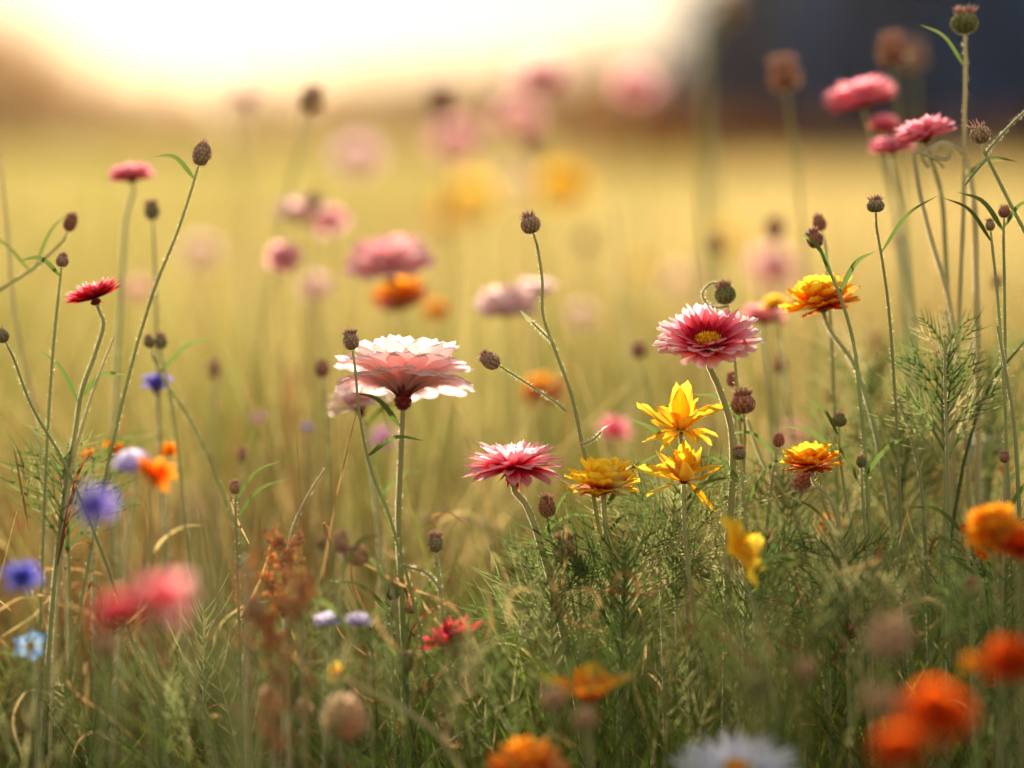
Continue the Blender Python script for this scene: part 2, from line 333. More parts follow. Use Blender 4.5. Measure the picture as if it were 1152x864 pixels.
CON = [(748, 34, .14, 'lowest dark conifer at the left edge of the dark wood'), (818, 31, .24, 'second dark conifer from the left edge of the dark wood'),
       (890, 34, .42, 'third dark conifer from the left, behind the large blurred round bud'), (965, 34, .62, 'dark conifer behind the pink blooms left of the tall seed head'),
       (1045, 30, .66, 'dark conifer behind the tall straight seed head'), (1130, 33, .70, 'dark conifer at the right edge of the picture')]
for i, (px, D, s, lb) in enumerate(CON):
    r = dup(protoD if i in (0, 2, 5) else protoC, ((px - 576) / F * D, D, 0), i * 2.1, (s * (1.0 if s > .3 else 1.7), s), lb); r['group'] = 'dark conifers behind the meadow'
for i, (px, D, s, lb) in enumerate([(655, 30, .13, 'lowest russet bush left of the dark wood'), (728, 27, .19, 'russet bush at the left foot of the dark wood'), (805, 29, .16, 'russet bush under the large blurred round bud'),
        (888, 26, .15, 'russet bush left of the candy pink blooms'), (985, 28, .14, 'russet bush low behind the candy pink blooms'), (1075, 26, .13, 'russet bush behind the tall seed head stem'), (1150, 28, .15, 'russet bush at the right edge below the dark wood')]):
    r = dup(protoA, ((px - 576) / F * D, D, -.05), i * 1.7, (s * 1.3, s), lb); r.name = 'russet_bush'; r['category'] = 'bush'; r['group'] = 'russet bushes in front of the dark wood'
for pr in (protoA, protoB, protoC, protoD):
    for ch in list(pr.children): bpy.data.objects.remove(ch)
    bpy.data.objects.remove(pr)

# ------------------------------------------------------------ grass as stuff
def field_noise(x, y, s, k):
    return (np.sin(x * s * 1.3 + k) * np.cos(y * s + k * 2) + np.sin((x + y) * s * .7 + k * 3) * np.cos((x - y) * s * .9 - k) + np.sin(x * s * 3.1 - y * s * 2.3 + k)) / 3
def blades(mb, x, y, h, wd, lean, seg, col, face=None, colr=.12):
    N_ = len(x); ph = rng.random(N_) * 6.283; fa = rng.random(N_) * 3.1416 if face is None else face
    u = np.linspace(0, 1, seg + 1)[None, :]
    bend = (lean * rng.uniform(.2, 1.3, N_))[:, None]
    px = x[:, None] + np.cos(ph)[:, None] * h[:, None] * bend * u ** 2; py = y[:, None] + np.sin(ph)[:, None] * h[:, None] * bend * u ** 2
    pz = h[:, None] * (u - .25 * np.minimum(bend, 1.5) * u ** 3)
    ww = wd[:, None] * (1 - u ** 1.8 * .92) * .5
    sx, sy = np.cos(fa)[:, None] * ww, np.sin(fa)[:, None] * ww
    P = np.stack([np.stack([px - sx, py - sy, pz], -1), np.stack([px + sx, py + sy, pz], -1)], 2)
    A = np.zeros(P.shape); A[..., 0] = u[..., None]; c = np.clip(col + rng.normal(size=N_) * colr, 0, 1); A[..., 1] = c[:, None, None]; A[..., 2] = rng.random(N_)[:, None, None]
    mb.many(P, A)
def region(N_, d0, d1, side):
    y = d0 + (d1 - d0) * rng.random(N_) ** .8; hw = y * .24 + side; x = rng.uniform(-1, 1, N_) * hw; return x, y
gb = MB()
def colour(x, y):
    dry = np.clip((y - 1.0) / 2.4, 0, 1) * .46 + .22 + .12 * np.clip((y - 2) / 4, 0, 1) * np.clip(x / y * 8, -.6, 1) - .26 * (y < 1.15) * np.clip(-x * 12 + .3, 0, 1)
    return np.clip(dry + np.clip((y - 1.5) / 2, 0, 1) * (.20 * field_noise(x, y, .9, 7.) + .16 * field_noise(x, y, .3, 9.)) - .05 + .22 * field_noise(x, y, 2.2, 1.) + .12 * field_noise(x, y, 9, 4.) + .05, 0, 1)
def height(x, y):
    return 1 + .18 * field_noise(x, y, 5, 2.) + .1 * field_noise(x, y, 17, 5.)
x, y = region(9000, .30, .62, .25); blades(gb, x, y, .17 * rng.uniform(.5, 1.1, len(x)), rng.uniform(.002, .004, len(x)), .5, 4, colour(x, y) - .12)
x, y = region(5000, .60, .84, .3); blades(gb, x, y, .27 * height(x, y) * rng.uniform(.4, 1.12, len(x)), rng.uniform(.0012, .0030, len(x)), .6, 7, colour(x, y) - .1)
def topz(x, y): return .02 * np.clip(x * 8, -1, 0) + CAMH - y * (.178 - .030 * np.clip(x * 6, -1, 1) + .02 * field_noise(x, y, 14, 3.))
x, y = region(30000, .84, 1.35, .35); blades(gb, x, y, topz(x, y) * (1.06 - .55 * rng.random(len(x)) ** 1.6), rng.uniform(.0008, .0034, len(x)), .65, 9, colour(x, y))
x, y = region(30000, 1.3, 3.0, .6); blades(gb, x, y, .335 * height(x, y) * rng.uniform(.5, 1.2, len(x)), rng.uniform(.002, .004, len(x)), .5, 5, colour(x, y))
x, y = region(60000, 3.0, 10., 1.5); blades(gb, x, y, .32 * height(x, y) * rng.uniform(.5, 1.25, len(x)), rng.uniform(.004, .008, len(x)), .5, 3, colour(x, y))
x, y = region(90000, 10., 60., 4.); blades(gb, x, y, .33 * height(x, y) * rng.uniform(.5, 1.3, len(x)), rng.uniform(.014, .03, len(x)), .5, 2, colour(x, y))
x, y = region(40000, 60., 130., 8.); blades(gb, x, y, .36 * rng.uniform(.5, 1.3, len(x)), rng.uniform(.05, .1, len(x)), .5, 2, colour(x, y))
x, y = region(1500, .70, .95, .2); k = (x < -.03) | (rng.random(len(x)) < .3); x, y = x[k], y[k]
blades(gb, x, y, (.36 - .10 * (y < .8)) * rng.uniform(.5, 1.0, len(x)) * np.where(x < 0, .9, .8), rng.uniform(.004, .009, len(x)), .8, 9, np.full(len(x), .08))
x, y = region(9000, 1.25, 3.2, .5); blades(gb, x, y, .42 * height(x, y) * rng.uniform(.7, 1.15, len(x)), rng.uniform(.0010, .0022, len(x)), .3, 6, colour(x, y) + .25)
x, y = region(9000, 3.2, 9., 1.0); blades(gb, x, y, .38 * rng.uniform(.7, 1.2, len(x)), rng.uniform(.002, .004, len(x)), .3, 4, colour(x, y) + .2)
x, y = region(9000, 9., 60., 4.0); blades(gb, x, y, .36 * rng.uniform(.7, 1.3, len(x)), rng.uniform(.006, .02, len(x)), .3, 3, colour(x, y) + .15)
gb2 = gb
_late = lambda: gb.build('meadow_grass', MAT['grass'])
# dry stalks and wispy threads
sb = MB()
x, y = region(6500, .80, 1.4, .3); blades(sb, x, y, topz(x, y) * (1.12 - .6 * rng.random(len(x)) ** 1.3), rng.uniform(.0004, .0011, len(x)), 1.1, 12, np.full(len(x), .6), colr=.3)
x, y = region(5200, 1.35, 4., .6); blades(sb, x, y, .38 * rng.uniform(.6, 1.15, len(x)), rng.uniform(.0012, .0025, len(x)), .35, 5, np.full(len(x), .45), colr=.3)
x, y = region(900, 1.3, 2.6, .5); hh = .50 * rng.uniform(.75, 1.08, len(x)); blades(sb, x, y, hh, rng.uniform(.0012, .002, len(x)), .2, 6, np.full(len(x), .75), colr=.2)
x, y = region(12000, 4., 14., 2.); blades(sb, x, y, .38 * rng.uniform(.6, 1.2, len(x)), rng.uniform(.003, .006, len(x)), .35, 4, np.full(len(x), .5), colr=.3)
def patch(N_, cx, cy, sx, sy, h, wd, lean, col):
    x = rng.normal(size=N_) * sx + cx; y = rng.normal(size=N_) * sy + cy
    blades(sb, x, y, h * rng.uniform(.6, 1.1, N_), rng.uniform(.6, 1.2, N_) * wd, lean, 8, np.full(N_, col), colr=.25)
patch(420, .27, 1.35, .055, .12, .47, .0013, .5, .35)
patch(260, .20, 1.6, .08, .12, .44, .0015, .5, .5)
patch(300, -.27, 1.4, .07, .12, .38, .0013, .5, .4)
patch(420, -.16, 1.15, .09, .12, .33, .0012, .7, .25)
patch(300, -.05, 1.15, .09, .10, .31, .0012, .8, .6)
patch(200, -.12, 1.45, .10, .12, .36, .0014, .5, .35)
for k in range(280):                                  # loose clumps of taller stems between 1.2 and 4 m
    cy = 1.16 + 3.2 * random.random() ** 1.8; cx = random.uniform(-1, 1) * (cy * .23 + .2); hh = random.uniform(.34, .47) + .07 * (random.random() < .2)
    m_ = random.randint(14, 60); gx = rng.normal(size=m_) * .012 * cy + cx; gy = rng.normal(size=m_) * .02 * cy + cy
    tgt = gb2 if random.random() < .5 else sb
    blades(tgt, gx, gy, hh * rng.uniform(.7, 1.08, m_), rng.uniform(.0008, .0022, m_) * cy ** .5, random.uniform(.15, .5), 7, np.full(m_, random.random()), colr=.1)
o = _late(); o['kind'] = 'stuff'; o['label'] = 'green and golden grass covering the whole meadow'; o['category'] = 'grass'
o = sb.build('dry_stalks', MAT['straw']); o['kind'] = 'stuff'; o['label'] = 'thin dry straw coloured stalks scattered through the grass'; o['category'] = 'grass'
# feathery undergrowth
def feather(mb, base, tip, n, ll, w=.0005, sides=2):
    base, tip = np.array(base), np.array(tip); d = tip - base; L = np.linalg.norm(d)
    side = np.cross(d, [random.uniform(-.4, .4), 1, random.uniform(-.4, .4)]); side /= np.linalg.norm(side) + 1e-9
    sag = np.array([0, 0, -.12 * L]); rr = random.random()
    ribbon(mb, [base, base + d * .5 - sag, tip], w * 1.6, n=3, prof='t', rr=rr)
    for k in range(n):
        u = .2 + .78 * k / n
        c = base + d * u - sag * 4 * u * (1 - u)
        for s in (-1, 1):
            q = ll * (1.2 - .6 * u) * random.uniform(.7, 1.2); e = c + s * side * q * .5 + d / L * q * 1.0 + rng.normal(size=3) * q * .12
            ribbon(mb, [c, (c + e) / 2 + d / L * q * .1 * -1, e], w, n=2, prof='t', rr=rr)
ub = MB()
for k in range(470):
    D = random.uniform(.86, 1.5); px = random.uniform(-60, 1210)
    if px < 480 and random.random() < .25: continue
    top = random.gauss(690 if px > 560 else 735, 45) - (D - 1) * 110 - (60 if px > 860 else 0)
    p1 = at(px, top, D); p0 = p1 + np.array([random.uniform(-.02, .02), random.uniform(-.02, .02), -random.uniform(.03, .08)])
    feather(ub, p0, p1, random.randint(4, 7), random.uniform(.016, .034), random.uniform(.0002, .00045))
fer = ub; wb = MB()
for k in range(520):                                  # broken, curled dry leaves and bracts caught in the undergrowth
    D = random.uniform(.9, 1.45); px = random.uniform(-60, 1210); p = at(px, max(600, random.gauss(730, 60)) - (D - 1) * 120, D)
    d = rng.normal(size=3) * .006 + np.array([0, 0, .005]); e = rng.normal(size=3) * .005
    ribbon(wb, [p, p + d, p + d * 1.7 + e, p + d * 2 + e * 2.2 - np.array([0, 0, .004])], random.uniform(.0003, .0009), n=4)
o = wb.build('withered_leaves', MAT['straw']); o['kind'] = 'stuff'; o['label'] = 'curled withered leaves caught in the undergrowth'; o['category'] = 'undergrowth'
o = ub.build('feathery_undergrowth', MAT['fern']); o['kind'] = 'stuff'; o['label'] = 'fine feathery green leaves filling the gaps between stems'; o['category'] = 'undergrowth'

# ------------------------------------------------------------ things
def thing(name, base, label, cat, group=None):
    o = bpy.data.objects.new(name, None); sc.collection.objects.link(o); o.location = tuple(base); o['label'] = label; o['category'] = cat
    if group: o['group'] = group
    o.empty_display_size = .01
    return o
def stem_path(p0, axis, pts, D, n=7):
    ps = [p0]
    if pts: ps.append(p0 - np.array(axis) / np.linalg.norm(axis) * .004)
    dd = 0.
    for (x, y) in pts:
        dd += random.uniform(-.001, .003); ps.append(at(x, y, D + dd))
    last, prev = ps[-1], ps[-2] if len(ps) > 1 else ps[-1] + np.array([0, 0, .05])
    dr = last - prev; dz = abs(dr[2]) + .006; k = np.clip(dr[:2] / dz, -1.3, 1.3)
    hgt = last[2]
    mid = last + np.array([k[0] * hgt * .3, k[1] * hgt * .1, -hgt * .45]); ps.append(mid)
    ps.append(np.array([mid[0] + k[0] * hgt * .12, mid[1] + k[1] * hgt * .03, -.003]))
    return catmull(ps, n)

def bud_mesh(R, H=1.25, mat='scale', tuft=1., dens=1., rows=7):
    """scaly ovoid bud, base at origin, axis +Z -> list of (part, MB, mat)"""
    b = MB(); h = R * H; ellipsoid(b, (0, 0, h), R * .93, h * .97, t=(.1, .3))
    for j in range(rows):
        a = .35 + (2.5 - .35) * j / (rows - 1); nn = max(5, int((7 + 7 * math.sin(a)) * dens))
        for i in range(nn):
            e = math.degrees(math.atan2(h * math.sin(a), R * math.cos(a)))
            petal(b, 2 * math.pi * (i + .5 * (j % 2)) / nn + random.uniform(-.1, .1), R * .62, R * 1.0 * 6.283 * max(.25, math.sin(a)) / nn * 1.15 / 1.0 * .95, e - 9, 38, 'point', cup=-.25, tip=0, r0=R * math.sin(a), z0=h - h * math.cos(a), nu=5, nv=3, base=.7)
    out_ = [('bud_scales', b, mat)]
    if tuft:
        t = MB()
        for i in range(int(70 * dens)):
            a = random.uniform(.5, 2.7); th = random.random() * 6.283; st = math.sin(a)
            spindle(t, (R * st * math.cos(th) * .95, R * st * math.sin(th) * .95, h - h * .95 * math.cos(a)), (st * math.cos(th), st * math.sin(th), .8 - math.cos(a) * .5), R * random.uniform(.25, .5), R * .025, nu=1, t=(.8, 1))
        for i in range(int(60 * tuft)):
            th = random.random() * 6.283; q = random.random() ** .6 * .8; d = np.array([math.cos(th) * q, math.sin(th) * q, 1.0 - .4 * q])
            spindle(t, (R * .55 * q * math.cos(th), R * .55 * q * math.sin(th), h * (1.75 - .2 * q)), d, R * random.uniform(.6, 1.25), R * .06, nu=2)
        out_.append(('tuft', t, 'tuft'))
    return out_

def head(kind, R, pal, q=1.0):
    """flower head of radius R, stem joint at origin, axis +Z"""
    b = MB(); parts = []
    lo = q < .8
    nu, nv = (6, 5) if lo else (9, 7)
    kk = dict(nu=nu, nv=nv)
    def cal(r, h, mat='gscale', z=0):
        c = bud_mesh(r, h / r / 1.0, mat, tuft=0, rows=5)[0][1]
        c.v = [v_ * np.array([1, 1, .8]) - np.array([0, 0, z]) for v_ in c.v]; return ('calyx', c, mat)
    def florets(n, r, z0, hh, L, rad, pal_='disc', t=(0, 1)):
        d = MB(); ellipsoid(d, (0, 0, z0), r * .98, hh, t=(0, .1))
        for i in range(n):
            a = i * 2.39996; q_ = math.sqrt((i + .5) / n); x_, y_ = r * q_ * math.cos(a), r * q_ * math.sin(a)
            spindle(d, (x_, y_, z0 + hh * math.sqrt(max(0, 1 - q_ * q_)) * .9), (x_ * .6 / r, y_ * .6 / r, 1), L * random.uniform(.7, 1.3), rad, nu=2, t=(t[0] + .5 * (1 - q_), t[1]))
        return ('disc', d, pal_)
    if kind == 'daisy':
        r0 = R * .14; z0 = R * .16
        layer(b, 22, R * .88, R * .36, 16, -10, r0=r0, z0=z0, tip=.2, notch=.03, shape='broad', base=.2, **kk)
        layer(b, 20, R * .86, R * .33, 28, -8, r0=r0, z0=z0 + .03 * R, tip=.2, notch=.03, shape='broad', base=.2, **kk)
        layer(b, 18, R * .74, R * .2, 40, -8, r0=r0, z0=z0 + .06 * R, t=(0, .75), tip=.3, **kk)
        layer(b, 11, R * .38, R * .14, 46, -20, r0=r0, z0=z0 + .1 * R, t=(0, .12), tip=.55, **kk)
        parts += [('petals', b, pal), florets(190, R * .27, z0 + .06 * R, R * .15, R * .07, R * .018), cal(R * .18, R * .16)]
    elif kind == 'shaggy':
        z0 = R * .25; r0 = R * .1
        for n_, L, W, e, tt in ((15, .93, .28, -8, (.0, .75)), (17, .97, .26, 8, (0, .9)), (16, .95, .25, 25, (0, .95)), (13, .85, .24, 42, (0, .95)), (9, .66, .2, 62, (0, .9))):
            layer(b, n_, R * L, R * W, e, -12, je=7, jl=.16, r0=r0, z0=z0, notch=.14, ntn=2, tip=.1, cup=.45, t=tt, **kk)
        layer(b, 18, R * .5, R * .09, -32, -35, je=22, jl=.3, r0=R * .06, z0=R * .18, t=(0, .35), shape='point', nu=6, nv=3)
        parts += [('petals', b, pal), cal(R * .13, R * .13, 'sepal')]
    elif kind == 'fan':                                   # low saucer with frilled rim seen from below
        z0 = R * .2; r0 = R * .1
        for n_, L, W, e, tt in ((16, .9, .24, 10, (.0, .7)), (18, .93, .24, 19, (0, .85)), (20, .93, .22, 28, (0, 1)), (14, .75, .2, 40, (.2, 1))):
            layer(b, n_, R * L, R * W, e, 6, je=5, r0=r0, z0=z0, notch=.12, ntn=2, tip=.2, cup=.4, t=tt, **kk)
        layer(b, 4, R * .4, R * .08, -60, -10, je=12, r0=R * .08, z0=z0, t=(0, .3), shape='point', nu=5, nv=3)
        parts += [('petals', b, pal), cal(R * .15, R * .12, 'sepal')]
    elif kind == 'umbrella':
        z0 = R * .22; r0 = R * .08
        for n_, L, W, e, cu in ((13, 1.16, .62, 54, -92), (13, 1.24, .62, 70, -90), (12, 1.24, .6, 85, -84)):
            layer(b, n_, R * L, R * W, e, cu, je=3, jl=.05, off=random.random(), r0=r0, z0=z0, tip=.12, notch=.05, ntn=3, cup=-.05, wave=.03, shape='broad', base=.16, nu=13, nv=9)
        s = MB(); layer(s, 16, R * .46, R * .07, 50, -62, je=9, jl=.3, r0=R * .1, z0=z0 - .03 * R, shape='point', nu=6, nv=3)
        parts += [('petals', b, pal), ('sepals', s, 'sepal'), cal(R * .13, R * .2, 'sepal')]
    elif kind == 'marigold':
        z0 = R * .12; r0 = R * .06
        for n_, L, W, e, cu, tt in ((11, .55, .3, -8, -4, (0, .35)), (12, .93, .56, 6, -4, (0, .85)), (12, .96, .6, 22, -8, (0, 1)), (12, .95, .6, 39, -8, (.1, 1)), (11, .9, .58, 55, -8, (.3, 1)), (9, .82, .54, 69, 0, (.5, 1)), (7, .74, .5, 82, 0, (.6, 1))):
            layer(b, n_, R * L, R * W, e, cu, je=6, jl=.1, off=random.random(), r0=r0, z0=z0, notch=0, tip=.3, wave=.055, cup=.15, shape='broad', t=tt, **kk)
        parts += [('petals', b, pal), cal(R * .12, R * .12, 'gscale')]
    elif kind == 'pompom':
        z0 = R * .12; r0 = R * .05
        for n_, L, W, e, tt in ((14, .85, .3, 2, (0, .8)), (18, .93, .3, 14, (0, 1)), (18, .92, .3, 28, (.1, 1)), (16, .82, .28, 42, (.2, 1)), (12, .7, .26, 58, (.3, 1)), (9, .6, .24, 74, (.4, 1))):
            layer(b, n_, R * L, R * W, e, 8, je=6, jl=.12, off=random.random(), r0=r0, z0=z0, notch=.12, ntn=2, tip=.15, wave=.05, cup=.6, shape='broad', t=tt, **kk)
        parts += [('petals', b, pal), cal(R * .16, R * .15, 'sepal')]
    elif kind == 'cosmos':
        z0 = R * .1
        layer(b, 8, R * 1.05, R * .66, 40, -32, je=13, jl=.08, r0=R * .06, z0=z0, notch=.08, ntn=3, tip=.25, wave=.05, cup=.3, shape='broad', base=.3, **kk)
        parts += [('petals', b, pal), florets(60, R * .17, z0 + .05 * R, R * .12, R * .1, R * .018), cal(R * .12, R * .12, 'gscale')]
    elif kind == 'six':
        layer(b, 6, R * .9, R * .75, 12, -8, je=4, jl=.06, r0=R * .1, z0=R * .05, tip=.3, cup=.1, shape='broad', **kk)
        parts += [('petals', b, pal), florets(36, R * .2, R * .08, R * .1, R * .07, R * .03, t=(.5, 1)), cal(R * .1, R * .1, 'gscale')]
    elif kind == 'cornflower':
        z0 = R * .42
        layer(b, 13, R * .95, R * .38, 24, -6, je=12, jl=.15, r0=R * .04, z0=z0, notch=.38, ntn=3, tip=.05, cup=.7, shape='broad', base=.12, **kk)
        layer(b, 12, R * .72, R * .3, 48, -6, je=10, jl=.15, r0=R * .03, z0=z0, notch=.38, ntn=3, tip=.05, cup=.7, shape='broad', base=.12, **kk)
        for i in range(40):
            th = random.random() * 6.283; e = random.uniform(.1, .8); spindle(b, (0, 0, z0), (math.cos(th) * e, math.sin(th) * e, 1), R * random.uniform(.35, .6), R * .02, t=(0, .3))
        c = bud_mesh(R * .26, 1.1, 'scale', tuft=0, rows=6)[0]
        parts += [('petals', b, pal), ('calyx', c[1], 'scale')]
    elif kind == 'pincushion':
        ellipsoid(b, (0, 0, R * .45), R * .72, R * .4, t=(0, .3))
        N_ = int(130 * q)
        layer(b, 13, R * .55, R * .34, 8, -14, je=10, jl=.2, r0=R * .48, z0=R * .3, notch=.3, tip=.1, cup=.4, shape='broad', nu=6, nv=7)
        layer(b, 12, R * .45, R * .3, 26, -14, je=10, jl=.2, r0=R * .42, z0=R * .42, notch=.3, tip=.1, cup=.4, shape='broad', nu=6, nv=7)
        for i in range(N_):
            a = i * 2.39996; z = 1 - 1.15 * (i + .5) / N_; rr = math.sqrt(max(0, 1 - z * z))
            petal(b, a, R * .33, R * .2, math.degrees(math.asin(z)), 20, 'broad', r0=R * .66 * rr, z0=R * .45 + R * .38 * z, nu=4, nv=3, notch=.2, tip=.1, t=(.2, 1))
        parts += [('petals', b, pal), cal(R * .25, R * .15, 'gscale')]
    elif kind == 'aster':
        layer(b, 26, R * .86, R * .15, 6, -6, je=6, r0=R * .12, z0=R * .1, tip=.3, cup=.4, **kk)
        layer(b, 22, R * .8, R * .14, 18, -8, je=6, r0=R * .12, z0=R * .12, tip=.3, cup=.4, **kk)
        layer(b, 16, R * .6, R * .12, 36, -8, je=6, r0=R * .08, z0=R * .14, tip=.3, cup=.4, **kk)
        parts += [('petals', b, pal), florets(70, R * .18, R * .14, R * .1, R * .08, R * .02), cal(R * .16, R * .12)]
    elif kind == 'fluff':
        ellipsoid(b, (0, 0, R * .95), R * .7, R * .75, t=(0, .3))
        for i in range(int(210 * q)):
            a = i * 2.39996; z = 1 - 1.85 * (i + .5) / (210 * q); rr = math.sqrt(max(0, 1 - z * z))
            petal(b, a, R * random.uniform(.3, .6), R * .3, math.degrees(math.asin(z)) + 25, 15, 'round', r0=R * .6 * rr, z0=R * .95 + R * .66 * z, nu=5, nv=4, tip=.3, cup=.6, t=(.1, 1))
        parts += [('petals', b, pal), cal(R * .2, R * .12)]
    elif kind == 'tangle_up':
        for ph, L, W, e, cu in ((2.9, 1.15, .5, 22, 20), (2.3, .95, .5, 45, -30), (1.7, 1.1, .42, 62, 10), (1.2, 1.15, .5, 72, -14), (.3, 1.15, .55, 32, -12), (-.2, .9, .3, 2, -25), (3.5, .95, .3, -2, -20), (4.2, .9, .28, 8, -30), (5.0, .9, .26, 15, -40), (5.6, .85, .25, 0, -30)):
            petal(b, ph, R * L, R * W * 1.1, e, cu, 'broad', r0=R * .05, z0=R * .08, tip=.35, notch=.08, cup=.3, wave=.08, nu=11, nv=9, t=(.25, 1), base=.15)
        for i in range(30):
            th = random.random() * 6.283; spindle(b, (0, 0, R * .1), (math.cos(th) * .5, math.sin(th) * .5, 1), R * random.uniform(.15, .3), R * .02, t=(.3, .9))
        for i in range(12):
            petal(b, random.random() * 6.283, R * random.uniform(.6, 1.1), R * random.uniform(.2, .4), random.uniform(-15, 80), random.uniform(-60, 40), random.choice(('broad', 'point', 'round')), r0=R * .05, z0=R * .08, tip=.3, cup=random.uniform(-.2, .6), wave=.14, nu=11, nv=7, t=(random.uniform(0, .4), 1), yaw=random.uniform(-.4, .4), base=.2)
        parts += [('petals', b, pal), cal(R * .1, R * .1)]
    elif kind == 'tangle_down':
        for ph, L, W, e, cu, tt in ((3.1, 1.2, .62, 8, 22, (.2, 1)), (2.6, 1.0, .5, 50, -20, (.3, 1)), (1.5, 1.0, .5, 60, 0, (.1, .6)), (4.4, 1.0, .44, 70, -16, (0, .5)), (0.2, 1.0, .3, 44, -50, (.3, 1)), (.8, .8, .4, 60, -30, (.3, 1)), (5.2, .95, .4, 76, -10, (0, .45)), (-.5, 1.0, .25, -34, -10, (.1, .5)), (.2, .8, .2, -48, -8, (.1, .5)), (3.8, .8, .35, 40, 20, (.3, .9))):
            petal(b, ph, R * L, R * W * 1.1, e, cu, 'broad', r0=R * .05, z0=R * .08, tip=.35, notch=.08, cup=.3, wave=.08, nu=11, nv=9, t=tt, base=.15)
        for i in range(12):
            petal(b, random.random() * 6.283, R * random.uniform(.6, 1.1), R * random.uniform(.2, .4), random.uniform(-15, 80), random.uniform(-60, 40), random.choice(('broad', 'point', 'round')), r0=R * .05, z0=R * .08, tip=.3, cup=random.uniform(-.2, .6), wave=.14, nu=11, nv=7, t=(random.uniform(0, .4), 1), yaw=random.uniform(-.4, .4), base=.2)
        parts += [('petals', b, pal), cal(R * .1, R * .1, 'sepal')]
    return parts

def place(root, parts, M, p):
    for nm, m_, mt in parts:
        m_.move(M, p); m_.build(nm, MAT[mt], root)

def add_leaves(root, path, n, L, D):
    for k in range(n):
        i = int(len(path) * random.uniform(.15, .6)); b = path[i]; s = random.choice((-1, 1))
        m_ = MB(); e = b + np.array([s * L * random.uniform(.5, .9), random.uniform(-.3, .3) * L, L * random.uniform(.2, .8)])
        ribbon(m_, [b, b * .5 + e * .5 + np.array([0, 0, L * .16]), e], L * random.uniform(.022, .04), n=5); m_.build('leaf', MAT['leaf'], root)

def flower(kind, pal, px, py, wpx, D, axis, pts, label, name, cat='flower', group=None, rst=None, leaves=0, stem='stem', spin=None):
    R = wpx * D / F / 2; p = at(px, py, D)
    path = stem_path(p, axis, pts, D)
    root = thing(name, (path[-1][0], path[-1][1], 0), label, cat, group)
    q = 1.0 if .9 < D < 1.2 else .6
    M = rot_to(axis, random.random() * 6.28 if spin is None else spin)
    place(root, head(kind, R, pal, q), M, p)
    s = MB(); near = .9 < D < 1.15; rr = (rst or (2.6 if wpx > 60 else 1.8)) * .88 * min(D, 1.3) / F
    tube(s, path, rr * .85, rr * 1.3, 8 if near else 5, hairs=260 if near else 0, ridge=.1 if near else 0)
    s.build('stem', MAT[stem], root)
    if not leaves and .92 < D < 1.1 and random.random() < .8: leaves = random.choice((1, 2, 2))
    if leaves: add_leaves(root, path, leaves, .032, D)
    return root

def bud(px, py, dia, D, pts, label, axis=None, mat='scale', tuft=1., H=1.2, name='knapweed_bud', group='brown buds on thin stems', stem='stem', r=None, leaves=0, branch=None):
    R = dia * D / F / 2 * .9
    if mat == 'scale': mat = random.choice(('scale', 'scale', 'scale2', 'scale3')); tuft *= random.choice((.4, 1, 1, 1.8))
    if not leaves and .92 < D < 1.1 and random.random() < .7: leaves = random.choice((1, 2))
    tip = at(px, py, D)
    if axis is None:
        if pts: nx = at(pts[0][0], pts[0][1], D); axis = tip - nx
        else: axis = (random.uniform(-.15, .15), random.uniform(-.1, .1), 1)
    axis = np.array(axis, float); axis /= np.linalg.norm(axis); p = tip - axis * R * H
    path = stem_path(p, axis, pts, D)
    root = thing(name, (path[-1][0], path[-1][1], 0), label, 'bud', group)
    lo = not (.88 < D < 1.2)
    place(root, bud_mesh(R, H, mat, tuft, 1. if not lo else .7, 7 if not lo else 5), rot_to(axis, random.random() * 6), p)
    s = MB(); rr = (r or 1.9) * .8 * min(D, 1.3) / F; R *= random.uniform(.88, 1.04); H = H * random.uniform(.9, 1.15)
    tube(s, path, rr * .8, rr * 1.4, 7 if not lo else 5, hairs=160 if not lo else 0); s.build('stem', MAT[stem], root)
    if branch:
        for bp in branch:
            m_ = MB(); c = catmull([at(x, y, D) for x, y in bp[0]], 6); tube(m_, c, rr, rr * .6, 6, hairs=60)
            if bp[1] == 'leaf': ribbon(m_, [c[-1], c[-1] + (c[-1] - c[-3]) * 1.5, c[-1] + (c[-1] - c[-3]) * 4], .0012, n=4)
            bo = m_.build('side_branch', MAT[stem], root)
            if bp[1] == 'bud':
                ax = c[-1] - c[-3]
                for nm, q_, mt in bud_mesh(bp[2] * D / F / 2, 1.3, mat, .8): q_.move(rot_to(ax), c[-1]); bb = q_.build('side_bud' if nm == 'bud_scales' else nm, MAT[mt], root)
            if bp[1] == 'seed':
                m2 = MB(); petal(m2, 0, .006, .0022, 85, -8, 'round', cup=.8, tip=.5); m2.move(rot_to(c[-1] - c[-3]), c[-1]); m2.build('seed_pod', MAT['pale'], root)
    if leaves: add_leaves(root, path, leaves, .03, D)
    return root

UPV = (0, 0, 1)
# ---- main flowers in and near the focus plane
flower('daisy', 'pink', 797, 400, 126, 1.0, (-.06, -.40, .9), [(808, 435), (822, 480), (824, 540), (819, 610), (818, 690)], 'large pink daisy with yellow centre showing, right of the middle', 'pink_daisy', rst=3.8)
flower('umbrella', 'pale', 453, 462, 146, 1.02, (.03, .30, 1), [(451, 510), (448, 590), (452, 670)], 'large pale pink umbrella shaped bloom with dark red sepals', 'pale_pink_cosmos', rst=3.4, leaves=1)
flower('umbrella', 'pale', 408, 470, 66, 1.08, (-.25, .1, 1), [(420, 540), (430, 640)], 'small pale pink bloom half behind the large pale umbrella bloom', 'pale_pink_cosmos')
flower('shaggy', 'pink', 578, 541, 112, 1.0, (-.05, .02, 1), [(590, 566), (610, 620), (628, 690), (642, 750)], 'shaggy pink and crimson bloom beside the yellow marigold', 'pink_daisy', rst=3.8)
